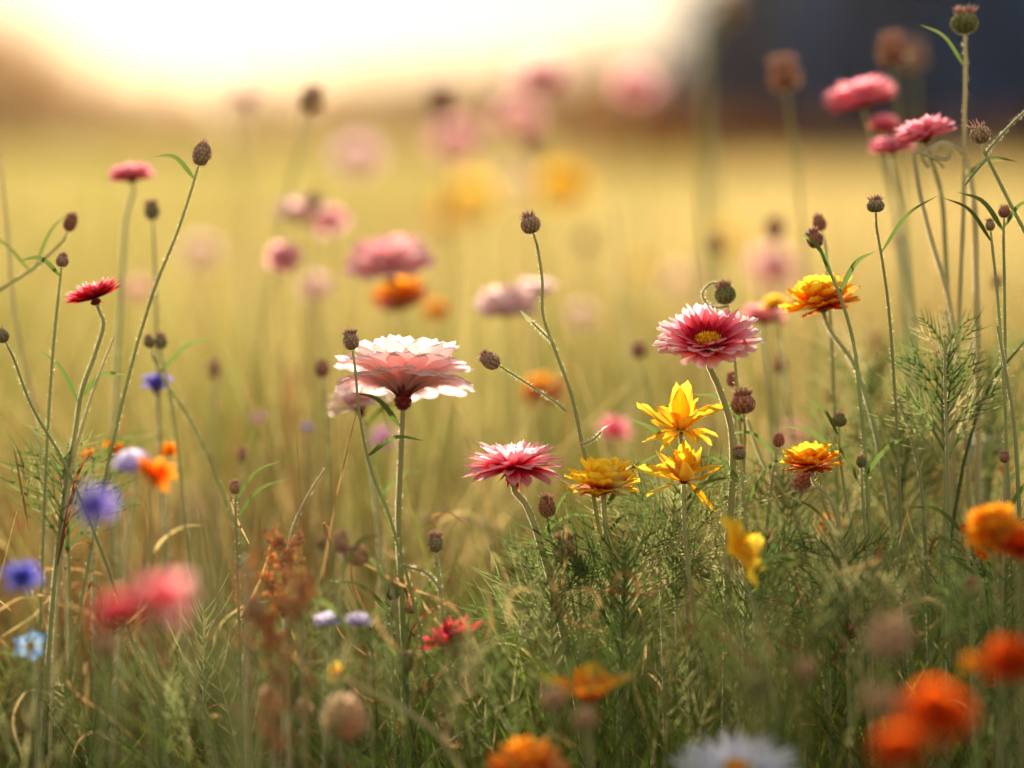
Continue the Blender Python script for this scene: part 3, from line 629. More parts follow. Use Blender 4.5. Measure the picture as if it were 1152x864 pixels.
flower('marigold', 'yellow', 679, 557, 94, 1.0, (0, .05, 1), [(681, 590), (684, 640), (692, 700)], 'yellow marigold with orange underside, right of the shaggy pink bloom', 'yellow_marigold', rst=3.4)
flower('marigold', 'sunset', 914, 531, 76, 1.0, (-.10, .05, 1), [(930, 556), (944, 590), (950, 640)], 'low yellow marigold beside a dark green bud on the right', 'yellow_marigold', rst=2.6)
flower('marigold', 'sunset', 927, 352, 96, 1.03, (-.22, .12, 1), [(936, 375), (958, 405), (975, 450), (990, 510)], 'orange yellow marigold crossed by a bud stem, upper right', 'yellow_marigold', rst=2.8)
flower('marigold', 'lemon', 872, 348, 36, 1.12, (-.25, .12, 1), [(880, 400), (890, 480)], 'small blurred yellow bloom touching the crossed marigold', 'yellow_marigold')
flower('tangle_up', 'lemon', 766, 488, 100, 1.0, (-.02, -.15, 1), [(769, 530), (768, 600), (772, 660)], 'upper tangled golden bloom with long loose petals', 'golden_coreopsis', spin=0., rst=2.6)
flower('tangle_down', 'lemon', 769, 545, 96, .99, (.02, -.1, 1), [(769, 570), (772, 620), (780, 680)], 'lower tangled golden bloom with drooping orange petals', 'golden_coreopsis', spin=0., rst=2.6)
flower('cosmos', 'lemon', 820, 624, 88, .93, (.75, -.35, .5), [(838, 655), (852, 700)], 'nodding yellow bloom facing sideways below the tangled pair', 'golden_coreopsis', rst=2.4)
flower('cosmos', 'sunset', 662, 794, 118, .89, (.04, -.05, 1), [(664, 840)], 'orange cosmos with one bright upright petal at the bottom middle', 'orange_cosmos')
flower('cornflower', 'wine', 515, 740, 84, .96, (-.25, -.1, 1), [(545, 775), (570, 815), (585, 850)], 'dark red cornflower low down left of the middle', 'red_cornflower', rst=3.0)
flower('fan', 'crimson', 109, 343, 72, 1.02, (-.36, .1, 1), [(116, 360), (108, 395), (92, 440), (84, 490), (76, 530)], 'crimson bloom with frilled pink rim leaning left at far left', 'crimson_daisy', rst=2.6)
flower('pompom', 'candy', 149, 207, 64, 1.12, (-.08, .05, 1), [(143, 240), (138, 300)], 'soft salmon pink bloom high on the upper left', 'pink_pompom', rst=2.6)
G1 = 'candy pink blooms against the dark wood'
flower('pompom', 'candy', 972, 124, 98, 1.16, (-.24, -.05, 1), [(992, 180), (1006, 240)], 'largest candy pink pompom bloom against the dark wood', 'pink_pompom', group=G1)
flower('pompom', 'candy', 1042, 162, 82, 1.06, (-.28, .05, 1), [(1058, 215), (1064, 290)], 'sharp candy pink bloom touching the tall seed head stem', 'pink_pompom', group=G1)
flower('pompom', 'candy', 1004, 176, 66, 1.12, (-.1, .05, 1), [(1012, 220), (1022, 300)], 'lowest candy pink bloom of the group against the dark wood', 'pink_pompom', group=G1)
flower('pincushion', 'candy', 994, 150, 40, 1.14, (.05, 0, 1), [(1003, 220)], 'small round dusky pink head between the candy pink blooms', 'pink_pompom', group=G1)
flower('pompom', 'rose', 858, 366, 66, 1.14, (.05, .05, 1), [(864, 420), (868, 500)], 'blurred salmon pink bloom just right of the large daisy', 'pink_pompom')
# ---- blurred background flowers
GB = 'soft blurred blooms in the background'
def bgf(kind, pal, px, py, w_, D, label, name, ax=None):
    D = 1 + (D - 1) * .82
    flower(kind, pal, px, py + w_ * .25, w_, D, ax or (random.uniform(-.2, .2), random.uniform(-.3, .1) if w_ > 50 and D < 1.45 else random.uniform(-1.3, -.6), 1), [(px + random.uniform(-6, 10), py + 90)], label, name, group=GB, rst=1.3, stem='tan')
bgf('pompom', 'pale', 570, 334, 86, 1.24, 'blurred white pink bloom behind the tall thin bud stem', 'pale_pink_cosmos')
bgf('pompom', 'pale', 602, 320, 58, 1.28, 'smaller white pink bloom touching the tall thin bud stem from behind', 'pale_pink_cosmos')
bgf('umbrella', 'soft', 440, 296, 96, 1.24, 'wide pink bloom sitting above an orange one, upper middle', 'pink_pompom')
bgf('marigold', 'amber', 452, 327, 78, 1.27, 'orange bloom directly under the wide pink bloom', 'orange_marigold')
bgf('marigold', 'amber', 492, 346, 32, 1.4, 'small amber bloom right of the orange and pink pair', 'orange_marigold')
bgf('umbrella', 'pale', 338, 240, 62, 1.4, 'pale pink bloom with a pale bud in front, upper left', 'pale_pink_cosmos')
bgf('umbrella', 'soft', 373, 248, 42, 1.42, 'small pink bloom right of the one with a bud in front', 'pale_pink_cosmos')
bgf('pompom', 'soft', 320, 282, 50, 1.3, 'small pink bloom below the pale pink pair on the left', 'pink_pompom')
bgf('pompom', 'pale', 228, 278, 50, 1.9, 'faint pink disc of bloom between two leaning stems on the left', 'pale_pink_cosmos')
bgf('pompom', 'soft', 155, 322, 36, 1.6, 'faint rosy bloom right of the crimson leaning bloom', 'pink_pompom')
bgf('pincushion', 'pale', 355, 320, 38, 1.5, 'faint cream head under the small pink bloom', 'cream_scabious')
bgf('pompom', 'pale', 403, 170, 64, 2.2, 'pale pink disc of bloom high in the golden haze', 'pale_pink_cosmos')
bgf('pompom', 'soft', 610, 78, 78, 2.0, 'widest pink bloom near the top middle by the sky edge', 'pink_pompom')
bgf('pompom', 'soft', 714, 88, 66, 2.0, 'deep pink bloom at the top beside the dark wood', 'pink_pompom')
bgf('pompom', 'soft', 583, 125, 62, 2.15, 'pink bloom just below the widest one at the top', 'pink_pompom')
bgf('pompom', 'soft', 512, 152, 70, 2.3, 'faded pink bloom left of the pink pair at the top middle', 'pink_pompom')
bgf('pompom', 'pale', 275, 97, 46, 2.2, 'whitish bloom right under the sun glow', 'pale_pink_cosmos')
bgf('marigold', 'lemon', 632, 203, 62, 2.3, 'brightest yellow blurred bloom in the upper middle', 'yellow_marigold')
bgf('marigold', 'lemon', 528, 216, 62, 2.7, 'faded yellow bloom left of the brightest yellow one', 'yellow_marigold')
bgf('marigold', 'amber', 500, 243, 34, 2.7, 'small faded amber bloom under the faded yellow one', 'orange_marigold')
bgf('pompom', 'pale', 580, 200, 38, 2.7, 'faint lilac white bloom between the two yellow ones', 'pale_pink_cosmos')
bgf('pompom', 'soft', 868, 292, 68, 1.8, 'blurred pink disc of bloom above the salmon bloom', 'pink_pompom')
bgf('marigold', 'lemon', 815, 268, 42, 2.5, 'faint yellow bloom left of the blurred pink disc', 'yellow_marigold')
bgf('marigold', 'amber', 612, 434, 58, 1.33, 'orange yellow bloom behind the thin branching stem', 'orange_marigold')
bgf('cosmos', 'candy', 690, 478, 44, 1.25, 'small magenta pink bloom above the yellow marigold', 'pink_cosmos')
bgf('pompom', 'soft', 893, 485, 40, 1.4, 'small pink bloom behind the low yellow marigold', 'pink_pompom')
bgf('pompom', 'pale', 655, 350, 34, 1.7, 'tiny pale bloom left of the large pink daisy', 'pale_pink_cosmos')
bgf('pompom', 'pale', 765, 310, 38, 2.2, 'faint cream pink disc above the large pink daisy', 'pale_pink_cosmos')
bgf('marigold', 'lemon', 726, 297, 28, 2.4, 'faint small yellow bloom above and left of the daisy', 'yellow_marigold')
bgf('cosmos', 'mauve', 432, 488, 32, 1.3, 'small mauve bloom under the large pale umbrella bloom', 'mauve_cosmos')
bgf('cornflower', 'violet', 176, 431, 42, 1.12, 'flat violet bloom among the left grass below the paired buds', 'violet_cornflower', ax=(.1, -.5, .8))
bgf('cornflower', 'mauve', 292, 470, 20, 1.25, 'tiny mauve bloom halfway between violet and pale blooms', 'mauve_cornflower')
bgf('cornflower', 'violet', 345, 481, 14, 1.2, 'tiniest violet bloom left of the large pale bloom', 'violet_cornflower')
bgf('pompom', 'lilac', 1098, 497, 24, 1.25, 'left one of two tiny lilac blooms at the right edge', 'lilac_scabious')
bgf('pompom', 'mauve', 1119, 496, 22, 1.25, 'right one of two tiny lilac blooms at the right edge', 'lilac_scabious')
bgf('marigold', 'amber', 935, 588, 34, 1.15, 'flat amber bloom in the grass below the low marigold', 'orange_marigold')
bgf('marigold', 'orange', 865, 634, 28, 1.12, 'small orange bloom right of the nodding yellow one', 'orange_marigold')
# ---- left cluster
flower('cosmos', 'orange', 100, 515, 24, 1.06, (-.3, -.4, 1), [(104, 560)], 'leftmost small orange bloom above the violet blue bloom', 'orange_cosmos')
flower('cosmos', 'amber', 128, 508, 28, 1.08, (.1, -.6, 1), [(130, 560)], 'small amber bloom just above the grey lilac pincushion head', 'orange_cosmos')
flower('cosmos', 'amber', 190, 510, 26, 1.1, (.2, -.7, .8), [(188, 560)], 'small amber bloom up and right of the pincushion head', 'orange_cosmos')
flower('cosmos', 'orange', 172, 540, 52, .90, (.35, -.6, .8), [(168, 590)], 'bright orange bloom touching the pincushion head', 'orange_cosmos')
flower('pincushion', 'lilac', 150, 532, 48, .91, (-.1, -.1, 1), [(146, 580)], 'grey lilac pincushion head with orange bloom beside it', 'lilac_scabious')
flower('cornflower', 'violet', 110, 578, 60, .80, (0, -1, .7), [(113, 650)], 'blurred violet blue round bloom on the left', 'violet_cornflower')
flower('cornflower', 'blue', 28, 656, 52, .86, (0, -1, .6), [(34, 720)], 'deep blue round bloom at the left edge', 'blue_cornflower')
flower('six', 'sky', 35, 728, 44, .94, (-.1, -.75, .65), [(40, 775)], 'light blue star shaped bloom with yellow centre at lower left', 'blue_forget_me_not')
flower('cosmos', 'rose', 182, 682, 78, .72, (.25, -.55, 1), [(180, 760)], 'blurred rose pink bloom close to the camera at lower left', 'pink_cosmos')
flower('shaggy', 'crimson', 138, 700, 74, .73, (-.25, -.2, 1), [(144, 780)], 'blurred crimson bloom joined to the rose pink one', 'crimson_daisy')
flower('pincushion', 'cream', 222, 583, 46, .66, (-.1, -.1, 1), [(231, 620), (240, 700), (262, 790)], 'pale blurred head on a thick blurred stem close to camera', 'cream_scabious', rst=13)
flower('pompom', 'lilac', 370, 704, 40, .93, (-.1, -.1, 1), [(368, 745), (366, 820)], 'left head of the pale lilac pair at lower left', 'lilac_scabious')
flower('pompom', 'lilac', 402, 704, 38, .93, (.1, -.1, 1), [(392, 735), (376, 800)], 'right head of the pale lilac pair at lower left', 'lilac_scabious')
flower('cosmos', 'lemon', 381, 760, 30, .93, (-.2, -.8, .5), [(384, 800)], 'tiny yellow bloom below the pale lilac pair', 'golden_coreopsis')
flower('fluff', 'peach', 392, 838, 60, .88, (-.15, 0, 1), [(398, 862)], 'large fluffy peach coloured head at the bottom left', 'peach_clover', cat='seed head')
flower('fluff', 'peach', 303, 796, 26, .9, (-.05, 0, 1), [(305, 840)], 'small peach clover head left of the large fluffy one', 'peach_clover', cat='seed head')
flower('fluff', 'peach', 341, 808, 22, .92, (.05, 0, 1), [(341, 850)], 'smallest peach clover head touching green blades', 'peach_clover', cat='seed head')
# ---- bottom and right foreground
flower('aster', 'white', 828, 878, 160, .86, (-.02, -.35, 1), [(828, 900)], 'white blue aster cut off by the bottom edge', 'white_aster')
flower('marigold', 'orange', 592, 882, 104, .87, (0, -.15, 1), [(592, 900)], 'orange marigold cut off by the bottom edge', 'orange_marigold')
flower('marigold', 'vermilion', 1052, 812, 88, .72, (.15, -.5, 1), [(1052, 860)], 'blurred vermilion bloom close to camera at lower right', 'red_marigold')
flower('marigold', 'vermilion', 1012, 850, 66, .71, (-.2, -.5, 1), [(1014, 880)], 'lowest blurred vermilion bloom, below another at lower right', 'red_marigold')
flower('marigold', 'vermilion', 1140, 752, 72, .78, (-.1, -.5, 1), [(1140, 800)], 'vermilion bloom cut by the right edge at lower right', 'red_marigold')
flower('cosmos', 'amber', 1096, 752, 34, .8, (-.3, -.6, 1), [(1098, 800)], 'small amber bloom left of the vermilion bloom at the edge', 'orange_cosmos')
flower('marigold', 'amber', 1118, 604, 74, .9, (-.1, -.6, 1), [(1120, 640)], 'amber orange bloom with ragged petals near the right edge', 'orange_marigold')
flower('shaggy', 'vermilion', 1146, 622, 62, .89, (.1, -.3, 1), [(1146, 660)], 'red orange bloom right behind the ragged amber one', 'red_marigold')
flower('cosmos', 'vermilion', 1088, 598, 20, .98, (-.1, -.5, 1), [(1090, 640)], 'tiny vermilion bloom left of the ragged amber one', 'orange_cosmos')
flower('cosmos', 'amber', 1102, 628, 26, .97, (.3, -.5, .6), [(1104, 660)], 'tiny amber bloom hanging under the ragged amber one', 'orange_cosmos')
flower('cosmos', 'vermilion', 1132, 532, 18, 1.08, (-.1, -.5, 1), [(1132, 580)], 'tiny vermilion bloom above the ragged amber one', 'orange_cosmos')

# ---- buds
bud(597, 253, 23, 1.0, [(604, 275), (610, 315), (611, 355), (625, 395), (643, 445), (655, 500), (668, 560)], 'maroon bud on the tallest branching stem in the middle', H=1.0,
    branch=[([(637, 463), (632, 458), (600, 436), (562, 412)], 'bud', 18), ([(622, 385), (608, 372), (598, 362)], 'leaf', 0), ([(655, 500), (668, 494), (676, 486)], 'seed', 0)], name='branching_knapweed', r=2.2)
bud(395, 384, 19, 1.0, [(399, 410), (405, 470), (418, 530), (438, 580)], 'maroon bud crossing the large pale pink bloom')
bud(363, 416, 17, 1.1, [(364, 440), (368, 500)], 'pale topped bud left of the large pale pink bloom')
bud(227, 174, 22, 1.02, [(218, 205), (200, 260), (172, 330)], 'backlit bristly bud on a leaning stem, upper left', H=1.35)
bud(79, 251, 16, 1.05, [(72, 270), (40, 300), (-8, 332)], 'bud leaning on a long diagonal stem at the left edge', H=1.4)
bud(171, 238, 18, 1.1, [(173, 262), (175, 330)], 'small bud between the salmon bloom and the bristly bud', H=1.2)
bud(70, 294, 15, 1.02, [(66, 330), (60, 390)], 'round bud directly above the crimson leaning bloom', H=1.)
bud(168, 385, 13, 1.06, [(172, 400), (185, 430), (208, 462)], 'smaller left bud of a close pair below the crimson bloom')
bud(181, 385, 15, 1.07, [(183, 405), (190, 440)], 'larger right bud of a close pair below the crimson bloom')
bud(3, 378, 15, 1.0, [(14, 400), (35, 455), (73, 522)], 'bud at the left edge on a long pale diagonal stem', H=1.2)
bud(241, 417, 17, 1.18, [(241, 450)], 'lone brown bud in the golden grass, left of middle')
bud(349, 112, 26, 1.3, [(342, 150), (325, 215)], 'yellowish bud high up below the sun glow', mat='bscale')
bud(352, 228, 18, 1.3, [(352, 270)], 'pale bud in front of the pale pink bloom', mat='scale')
bud(497, 116, 32, 1.55, [(500, 180)], 'blurred reddish bud high in the middle left of the pink blooms', mat='bscale')
bud(598, 166, 19, 1.5, [(600, 230)], 'tiny pale bud under the pink blooms at the top middle')
bud(820, 18, 28, 1.5, [(800, 60), (792, 130), (792, 230)], 'blurred bud at the very top on a bent green stem', r=3)
bud(883, 88, 36, 1.25, [(888, 130), (897, 200), (905, 280)], 'large blurred round bud at the edge of the dark wood', H=.95)
bud(1004, 60, 34, 1.22, [(1010, 120)], 'large brown bud above the largest candy pink bloom', H=1.)
bud(1028, 66, 26, 1.4, [(1030, 120)], 'very blurred tan bud behind the large brown bud', mat='bscale')
bud(1085, 27, 31, 1.04, [(1086, 60), (1085, 130), (1084, 230), (1080, 330)], 'tall round seed head on a straight stem, top right', mat='gscale', H=.85, r=2.8, stem='tan')
bud(1103, 152, 24, 1.0, [(1108, 172), (1122, 200), (1142, 240), (1160, 275)], 'dark scaly bud with crossing stems by the right edge', H=.95, branch=[([(1109, 172), (1128, 150), (1160, 118)], 'x', 0), ([(1112, 176), (1100, 190), (1086, 208)], 'x', 0)], name='branching_knapweed', r=2.4)
bud(985, 232, 20, 1.0, [(986, 255), (992, 290), (999, 340), (1004, 400)], 'flat topped maroon bud right of the upper marigold', H=.8)
bud(917, 270, 19, 1.0, [(926, 290), (944, 330), (960, 385), (966, 430)], 'bud whose stem crosses the orange yellow marigold', H=1.1, r=2.3)
bud(922, 252, 16, 1.05, [(928, 272), (932, 320)], 'second bud just above the one crossing the marigold', H=1.2)
bud(1130, 239, 14, 1.0, [(1129, 262), (1130, 320)], 'small round bud near the right edge under the scaly bud', H=1.)
bud(1114, 254, 11, 1.0, [(1116, 275), (1122, 330)], 'smallest bud left of the small round one at the right', H=1.2)
bud(1011, 273, 15, 1.2, [(1013, 320)], 'faint pinkish bud right of the flat topped maroon bud', H=1.1)
bud(872, 259, 22, 1.32, [(873, 310)], 'blurred bud above the pink disc of bloom')
bud(807, 277, 18, 1.36, [(808, 330)], 'blurred dark bud above and right of the large daisy')
bud(660, 272, 20, 1.8, [(662, 330)], 'very faint tan bud right of the tallest middle bud')
bud(816, 332, 24, 1.02, [(820, 350), (826, 400)], 'brown seed head with curled tip behind the large daisy', mat='gscale', tuft=2., H=1., branch=[([(818, 345), (800, 345), (790, 332), (798, 320), (812, 318)], 'x', 0)], name='curled_seed_head')
bud(836, 455, 28, 1.02, [(838, 480), (836, 560)], 'fuzzy brown double seed head right of the golden blooms', tuft=2.2, H=.9)
bud(824, 428, 14, 1.04, [(826, 450)], 'small dark bud above the fuzzy brown seed head')
bud(832, 511, 15, 1.0, [(835, 535), (840, 600), (850, 690)], 'round bud on a straight stem between golden bloom and marigold', H=1.)
bud(878, 412, 17, 1.16, [(878, 460)], 'blurred dark bud right of the large daisy stem')
bud(719, 396, 17, 1.16, [(724, 420), (734, 470)], 'blurred dark bud touching the left of the large daisy', H=1.)
bud(944, 474, 17, 1.0, [(944, 500), (950, 550), (962, 610)], 'green bud with thin tip in front of the low marigold', mat='gscale', H=.85, tuft=.6)
bud(969, 520, 12, 1.0, [(970, 550), (975, 620)], 'small green bud right of the low marigold', mat='gscale', tuft=.8)
bud(876, 496, 14, 1.02, [(870, 530)], 'small dark bud at the upper left of the low marigold')
bud(906, 538, 22, 1.02, [(925, 560), (945, 610)], 'drooping dark bud tucked under the low marigold', axis=(-.5, -.2, -.5), tuft=1.5)
bud(1130, 515, 12, .98, [(1130, 540), (1129, 600)], 'thin brown bud above the ragged amber bloom', H=1.1, stem='tan')
bud(615, 571, 20, 1.0, [(616, 592), (626, 640), (640, 700)], 'pointed maroon bud under the gap between pink and yellow blooms', H=1.25)
bud(636, 616, 24, 1.0, [(637, 640), (648, 700)], 'fluffy pinkish seed head below the pointed maroon bud', tuft=2.2, H=1.1)
bud(651, 636, 18, 1.0, [(652, 660), (655, 720)], 'green hooded bud right of the fluffy pinkish seed head', mat='gscale', H=1.3)
bud(490, 612, 19, .98, [(491, 632), (497, 680), (504, 730), (512, 800), (518, 850)], 'upright bud above the dark red cornflower', H=1.2, r=2.8, branch=[([(497, 665), (480, 645), (450, 636)], 'x', 0)])
bud(458, 746, 15, .97, [(480, 760), (505, 788)], 'slim closed bud left of the dark red cornflower', mat='gscale', H=1.5, axis=(-.05, 0, 1))
bud(442, 666, 17, 1.0, [(440, 690), (442, 750)], 'green brown bud above the slim closed bud', mat='gscale', H=1.3)
bud(461, 684, 14, 1.02, [(458, 710)], 'small tan bud right of the green brown bud', mat='bscale', H=1.)
bud(402, 624, 26, .95, [(425, 640), (440, 660), (446, 700)], 'drooping pinkish bud pair on an arched stalk, lower left', mat='bscale', axis=(-.8, 0, .2))
bud(383, 612, 20, .93, [(384, 650), (376, 720)], 'cream bud next to the drooping pinkish one', mat='bscale')
bud(622, 786, 28, .84, [(624, 830)], 'cream bud in front of the orange cosmos, left one', mat='bscale', H=1., tuft=0)
bud(659, 809, 26, .84, [(660, 850)], 'cream bud under the orange cosmos, lower one', mat='bscale', H=1.1, tuft=0)
bud(958, 710, 18, .98, [(964, 735), (972, 780)], 'rusty round bud left of the large beige seed head', mat='rust', H=1., tuft=.6)
bud(1000, 716, 52, .82, [(1018, 690), (1036, 668)], 'large beige seed head in the lower right grass', mat='bscale', H=1.05, tuft=0, axis=(-.3, -.4, -.2))
bud(986, 788, 28, .75, [(990, 830)], 'blurred cream bud left of the vermilion blooms', mat='bscale', tuft=0)
bud(1006, 788, 24, .76, [(1008, 830)], 'blurred cream bud touching the vermilion blooms', mat='bscale', tuft=0)
bud(852, 772, 26, .82, [(850, 830)], 'blurred pale green bud in the dark lower grass', mat='gscale', tuft=0)
bud(906, 752, 24, .8, [(904, 800)], 'blurred tan bud right of the pale green one', mat='bscale', tuft=0)
bud(118, 728, 24, .88, [(114, 790)], 'brown and cream bud beneath the crimson blurred bloom', mat='bscale', H=1.)
bud(288, 686, 20, .9, [(290, 740)], 'white tipped bud among the rusty dock heads', mat='bscale', H=1.2)
bud(271, 806, 18, .82, [(274, 850)], 'small pinkish bud low down left of the peach heads', mat='bscale', H=1.3)
bud(273, 513, 14, 1.12, [(273, 560)], 'small dark bud left of middle above the dock heads')
bud(264, 549, 13, 1.02, [(266, 600)], 'small cream bud below a dark one, above the dock heads', mat='bscale')
bud(362, 612, 12, 1.1, [(362, 660)], 'tiny dark bud beside the cream bud on the left')
bud(601, 577 + 40, 0.1 + 12, 1.1, [(604, 680)], 'tiny tan bud left of the pointed maroon bud', mat='bscale')
bud(760, 625, 20, 1.04, [(764, 670)], 'dusty pink closed bud under the golden blooms', mat='tuft', H=1.5)
bud(790, 640, 24, 1.05, [(800, 690)], 'withered brown seed head left of the nodding yellow bloom', mat='bscale', tuft=2.)
bud(930, 672, 13, 1.0, [(932, 720)], 'tiny pink bud in the right hand grass', mat='tuft')
bud(1122, 318, 14, 1.15, [(1122, 360)], 'faint maroon bud right of the dry right hand stems')
bud(985, 384, 12, 1.25, [(986, 420)], 'faint pinkish bud under the crossed marigold')
bud(1092, 665, 20, .93, [(1094, 710)], 'dusky bud below the ragged amber bloom', tuft=2.)

# ---- loose stalks
def stalk(pts, D, label, r=1.8, mat='tan', name='grass_stalk', root_down=True, leaf=False, w=None):
    P = [at(x, y, D + (d if False else 0)) for x, y in pts]
    if root_down:
        l = P[-1]; pv = P[-2]; k = (l - pv)[:2]; nrm = np.linalg.norm(l - pv) + 1e-6; k = np.clip(k / nrm, -.5, .5)
        P += [l + np.array([k[0] * .06, k[1] * .06, -l[2] * .5]), np.array([l[0] + k[0] * .09, l[1] + k[1] * .09, -.003])]
    root = thing(name, (P[-1][0], P[-1][1], 0), label, 'grass stalk', 'single stalks and blades standing out of the grass')
    m_ = MB()
    if w: ribbon(m_, P[::-1], w, n=8, prof='leaf'); m_.build('blade', MAT[mat], root)
    else: tube(m_, catmull(P, 8), r * .6 * D / F, r * 1.3 * D / F, 6, hairs=120 if .92 < D < 1.1 else 0); m_.build('stem', MAT[mat], root)
    return root
stalk([(1045, 190), (1038, 178), (1060, 160), (1082, 172), (1094, 215), (1098, 300)], 1.05, 'pale stalk bending over in a hoop under the candy pink bloom', 3.4)
stalk([(1062, 190), (1050, 175), (1056, 162), (1070, 168), (1066, 180), (1052, 178), (1030, 172), (1032, 200), (1048, 270), (1066, 330)], 1.04, 'curling tendril stalk looped beneath the candy pink bloom', 2.6)
stalk([(1063, 382), (1063, 430), (1066, 520), (1067, 600)], 1.0, 'straight bare stalk with feather tip in the right hand grass', 2.4, mat='stem')
stalk([(1122, 366), (1128, 400), (1140, 470), (1146, 560)], 1.0, 'dark stalk with small split tip near the right edge', 2.4, mat='stem')
stalk([(1152, 385), (1135, 405), (1118, 425)], 1.03, 'side sprig reaching the right edge beside the dark stalk', 2.0, mat='fern')
stalk([(1042, 588), (975, 655), (930, 705), (905, 745)], .87, 'broad yellow green blade slanting across the lower right', 4.5, mat='leaf')
stalk([(600, 708), (570, 714), (536, 728), (500, 760)], .99, 'thin pale twig pointing at the dark red cornflower', 1.5)
stalk([(583, 785), (540, 812), (480, 858)], .98, 'straw twig crossing the cornflower stem near the bottom', 2.2)
stalk([(380, 760), (405, 772), (450, 795), (500, 835)], .90, 'thick pale stalk lying diagonally right of the peach head', 4)
stalk([(366, 527), (345, 560), (328, 600), (322, 680)], 1.02, 'dark bent twig above the rusty dock heads', 2.0)
stalk([(556, 410 + 250), (620, 655), (668, 668), (690, 700)], 1.02, 'arched pale blade below the fluffy pinkish seed head', 2.0)
stalk([(470, 588), (500, 575), (545, 592), (590, 640)], 1.18, 'blurred pale arching blade below the shaggy pink bloom', 5)
stalk([(1005, 440), (1018, 470), (1034, 530), (1040, 600)], 1.02, 'green stem curving through the right hand foliage', 2.4, mat='stem')
stalk([(840, 470), (858, 520), (890, 570), (910, 640)], 1.03, 'slender green stem behind the low marigold, leaning right', 3, mat='stem')
stalk([(690, 235), (697, 300), (708, 420), (712, 520)], 1.35, 'tall faint grass stalk left of the large daisy', 3)
stalk([(735, 560), (742, 480), (640, 395 + 300)][:1] + [(742, 640), (745, 700)], 1.0, 'short green shoot under the golden blooms', 2.2, mat='stem')
stalk([(0, 180), (8, 260), (16, 350), (40, 470)], 1.1, 'pale blurred stalk running down the left edge', 3)
stalk([(128, 380), (112, 420), (92, 480), (82, 520)], 1.02, 'slender stalk parallel to the crimson bloom stem', 2)
stalk([(262, 110), (272, 200), (280, 330)], 1.9, 'faint backlit stalk under the sun glow', 3)
stalk([(205, 700), (214, 760), (240, 850)], .86, 'thin yellow green stem at lower left', 3, mat='stem')
stalk([(800, 240), (795, 140), (790, 40)][::-1], 1.7, 'faint tall stalk left of the round blurred bud', 4, mat='stem')

# ---- dock panicles
def dock(px, top, bot, wpx, D, label, dens=1.):
    p1 = at(px, top, D); p0 = at(px + 3, bot, D); path = stem_path(p1, UPV, [(px + 3, bot)], D)
    root = thing('rusty_dock', (path[-1][0], path[-1][1], 0), label, 'dried plant', 'rusty dried dock heads at lower left')
    s = MB(); tube(s, path, .0007, .0014, 6); s.build('stem', MAT['tan'], root)
    m_ = MB(); H = np.linalg.norm(p1 - p0); W = wpx * D / F
    nb = int(12 * dens)
    for k in range(nb):
        u = k / nb; c = p0 + (p1 - p0) * (u * .95 + .05); a = random.random() * 6.283; d = np.array([math.cos(a), .7 * math.sin(a), 1.1]); d /= np.linalg.norm(d); L = W * .55 * (1 - .5 * u) + .004
        for i in range(int(26)):
            q = c + d * L * random.random() + rng.normal(size=3) * W * .055
            r = W * .042 * random.uniform(.7, 1.3)
            a_ = MB(); ellipsoid(a_, q, r, r * 1.2, nu=5, side=6, t=(.2, 1))
            a_.a[0][:, 1] = random.random(); m_.v += a_.v; m_.a += a_.a; m_.f.append(a_.f[0] + m_.n); m_.n += a_.n
    m_.build('seed_cluster', MAT['rust'], root)
dock(276, 625, 740, 28, .90, 'narrow rusty dock head on the left of its patch')
dock(318, 608, 700, 50, .96, 'tallest broad rusty dock head at the top of its patch', 1.3)
dock(334, 655, 705, 40, .90, 'broad rusty dock head right of the white tipped bud', 1.3)
dock(302, 690, 760, 44, .91, 'dense rusty dock head in the middle of its patch', 1.3)
dock(320, 728, 800, 30, .88, 'slim pinkish dock head above the small peach clover')
dock(306, 795, 850, 34, .86, 'lowest rusty dock head near the bottom edge')
dock(415, 735, 790, 20, 1.05, 'small dim rusty head behind the diagonal stalk')
dock(70, 540, 620, 24, 1.05, 'brown seed spike left of the violet blue bloom')
dock(1000, 560, 640, 34, 1.15, 'faint rusty seed spike in the right hand grass')
dock(395, 470, 560, 22, 1.4, 'faint rust spike left of the large pale bloom')
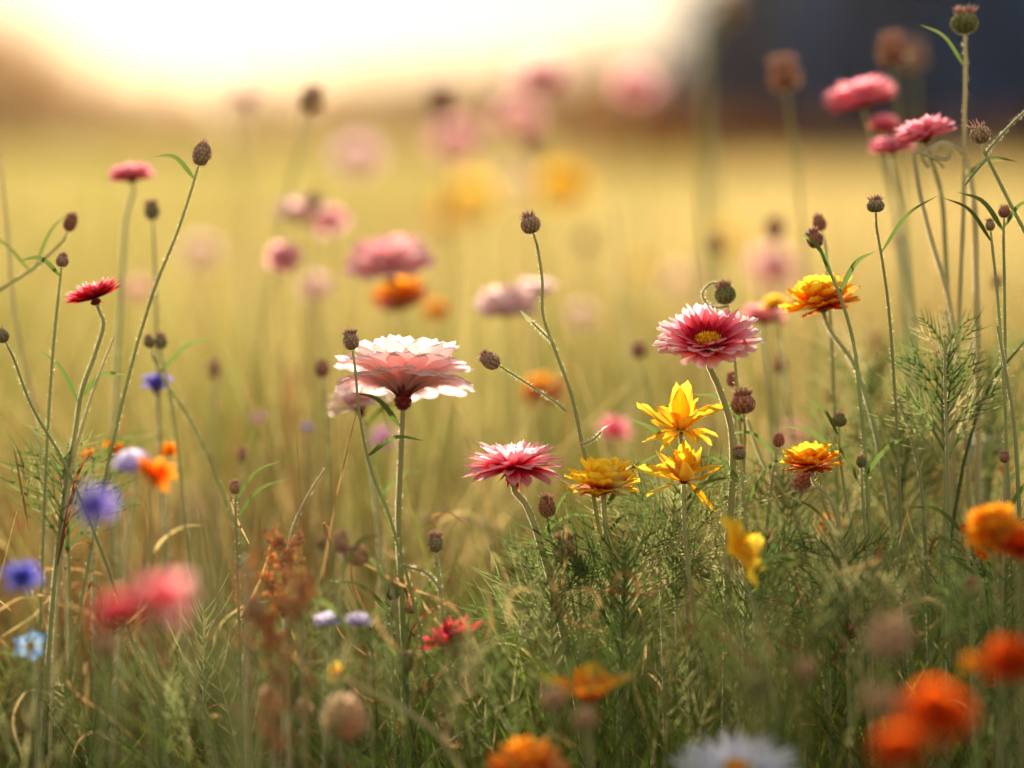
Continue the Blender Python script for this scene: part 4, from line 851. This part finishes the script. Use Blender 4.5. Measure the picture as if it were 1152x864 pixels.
dock(330, 415, 500, 26, 1.35, 'blurred rust spike in the golden grass on the left')
# ---- feathery plants
def feather_plant(px, top, bot, D, label, nn=7, ll=.034, name='feathery_plant', wide=.02):
    p1 = at(px, top, D); path = stem_path(p1, UPV, [(px + random.uniform(-5, 5), bot)], D)
    root = thing(name, (path[-1][0], path[-1][1], 0), label, 'plant', 'feathery leaved plants between the flowers')
    s = MB(); tube(s, path, .0004, .0013, 6, hairs=60); s.build('stem', MAT['stem'], root)
    Ht = p1[2] - at(px, bot, D)[2]; f = MB()
    for k in range(nn):
        u = k / nn; b = path[0] * (1 - u) + at(px, bot, D) * u
        for s_ in (-1, 1, 0):
            a = random.uniform(-.5, .5) + (0 if s_ > 0 else math.pi) if s_ else random.choice((1.57, -1.57)); L = ll * (.55 + .6 * u) * random.uniform(.8, 1.2)
            e = b + np.array([math.cos(a) * L * .75, math.sin(a) * L * .5, L * random.uniform(.5, 1.0)])
            feather(f, b, e, random.randint(3, 5), L * .5, .0004)
    f.build('foliage', MAT['fern'], root)
for a_ in [(700, 640, 760, 1.0, 'spiky green feathery plant under the yellow marigold', 8, .05), (757, 575, 690, 1.02, 'feathery plant right under the tangled golden blooms', 8, .045),
           (620, 660, 770, 1.0, 'hazy feathery plant left of the spiky green one', 7, .04), (1063, 392, 540, 1.02, 'tall feathery plant around the straight bare stalk', 9, .03),
           (975, 420, 600, 1.12, 'soft blurred feathery plant right of the crossed marigold stem', 10, .045), (1010, 500, 660, 1.08, 'wide feathery plant in the right hand grass', 9, .05),
           (880, 560, 700, 1.05, 'feathery plant below the low marigold', 8, .045), (838, 640, 770, 1.0, 'feathery plant under the nodding yellow bloom', 7, .04),
           (950, 640, 760, .98, 'dark feathery plant above the rusty round bud', 7, .04), (1110, 430, 600, 1.1, 'soft feathery plant by the right edge under the small buds', 9, .045),
           (75, 520, 640, 1.03, 'feathery plant at the foot of the diagonal stems on the left', 6, .035), (1125, 630, 760, 1.0, 'feathery plant below the ragged amber bloom', 7, .04)]:
    feather_plant(*a_)
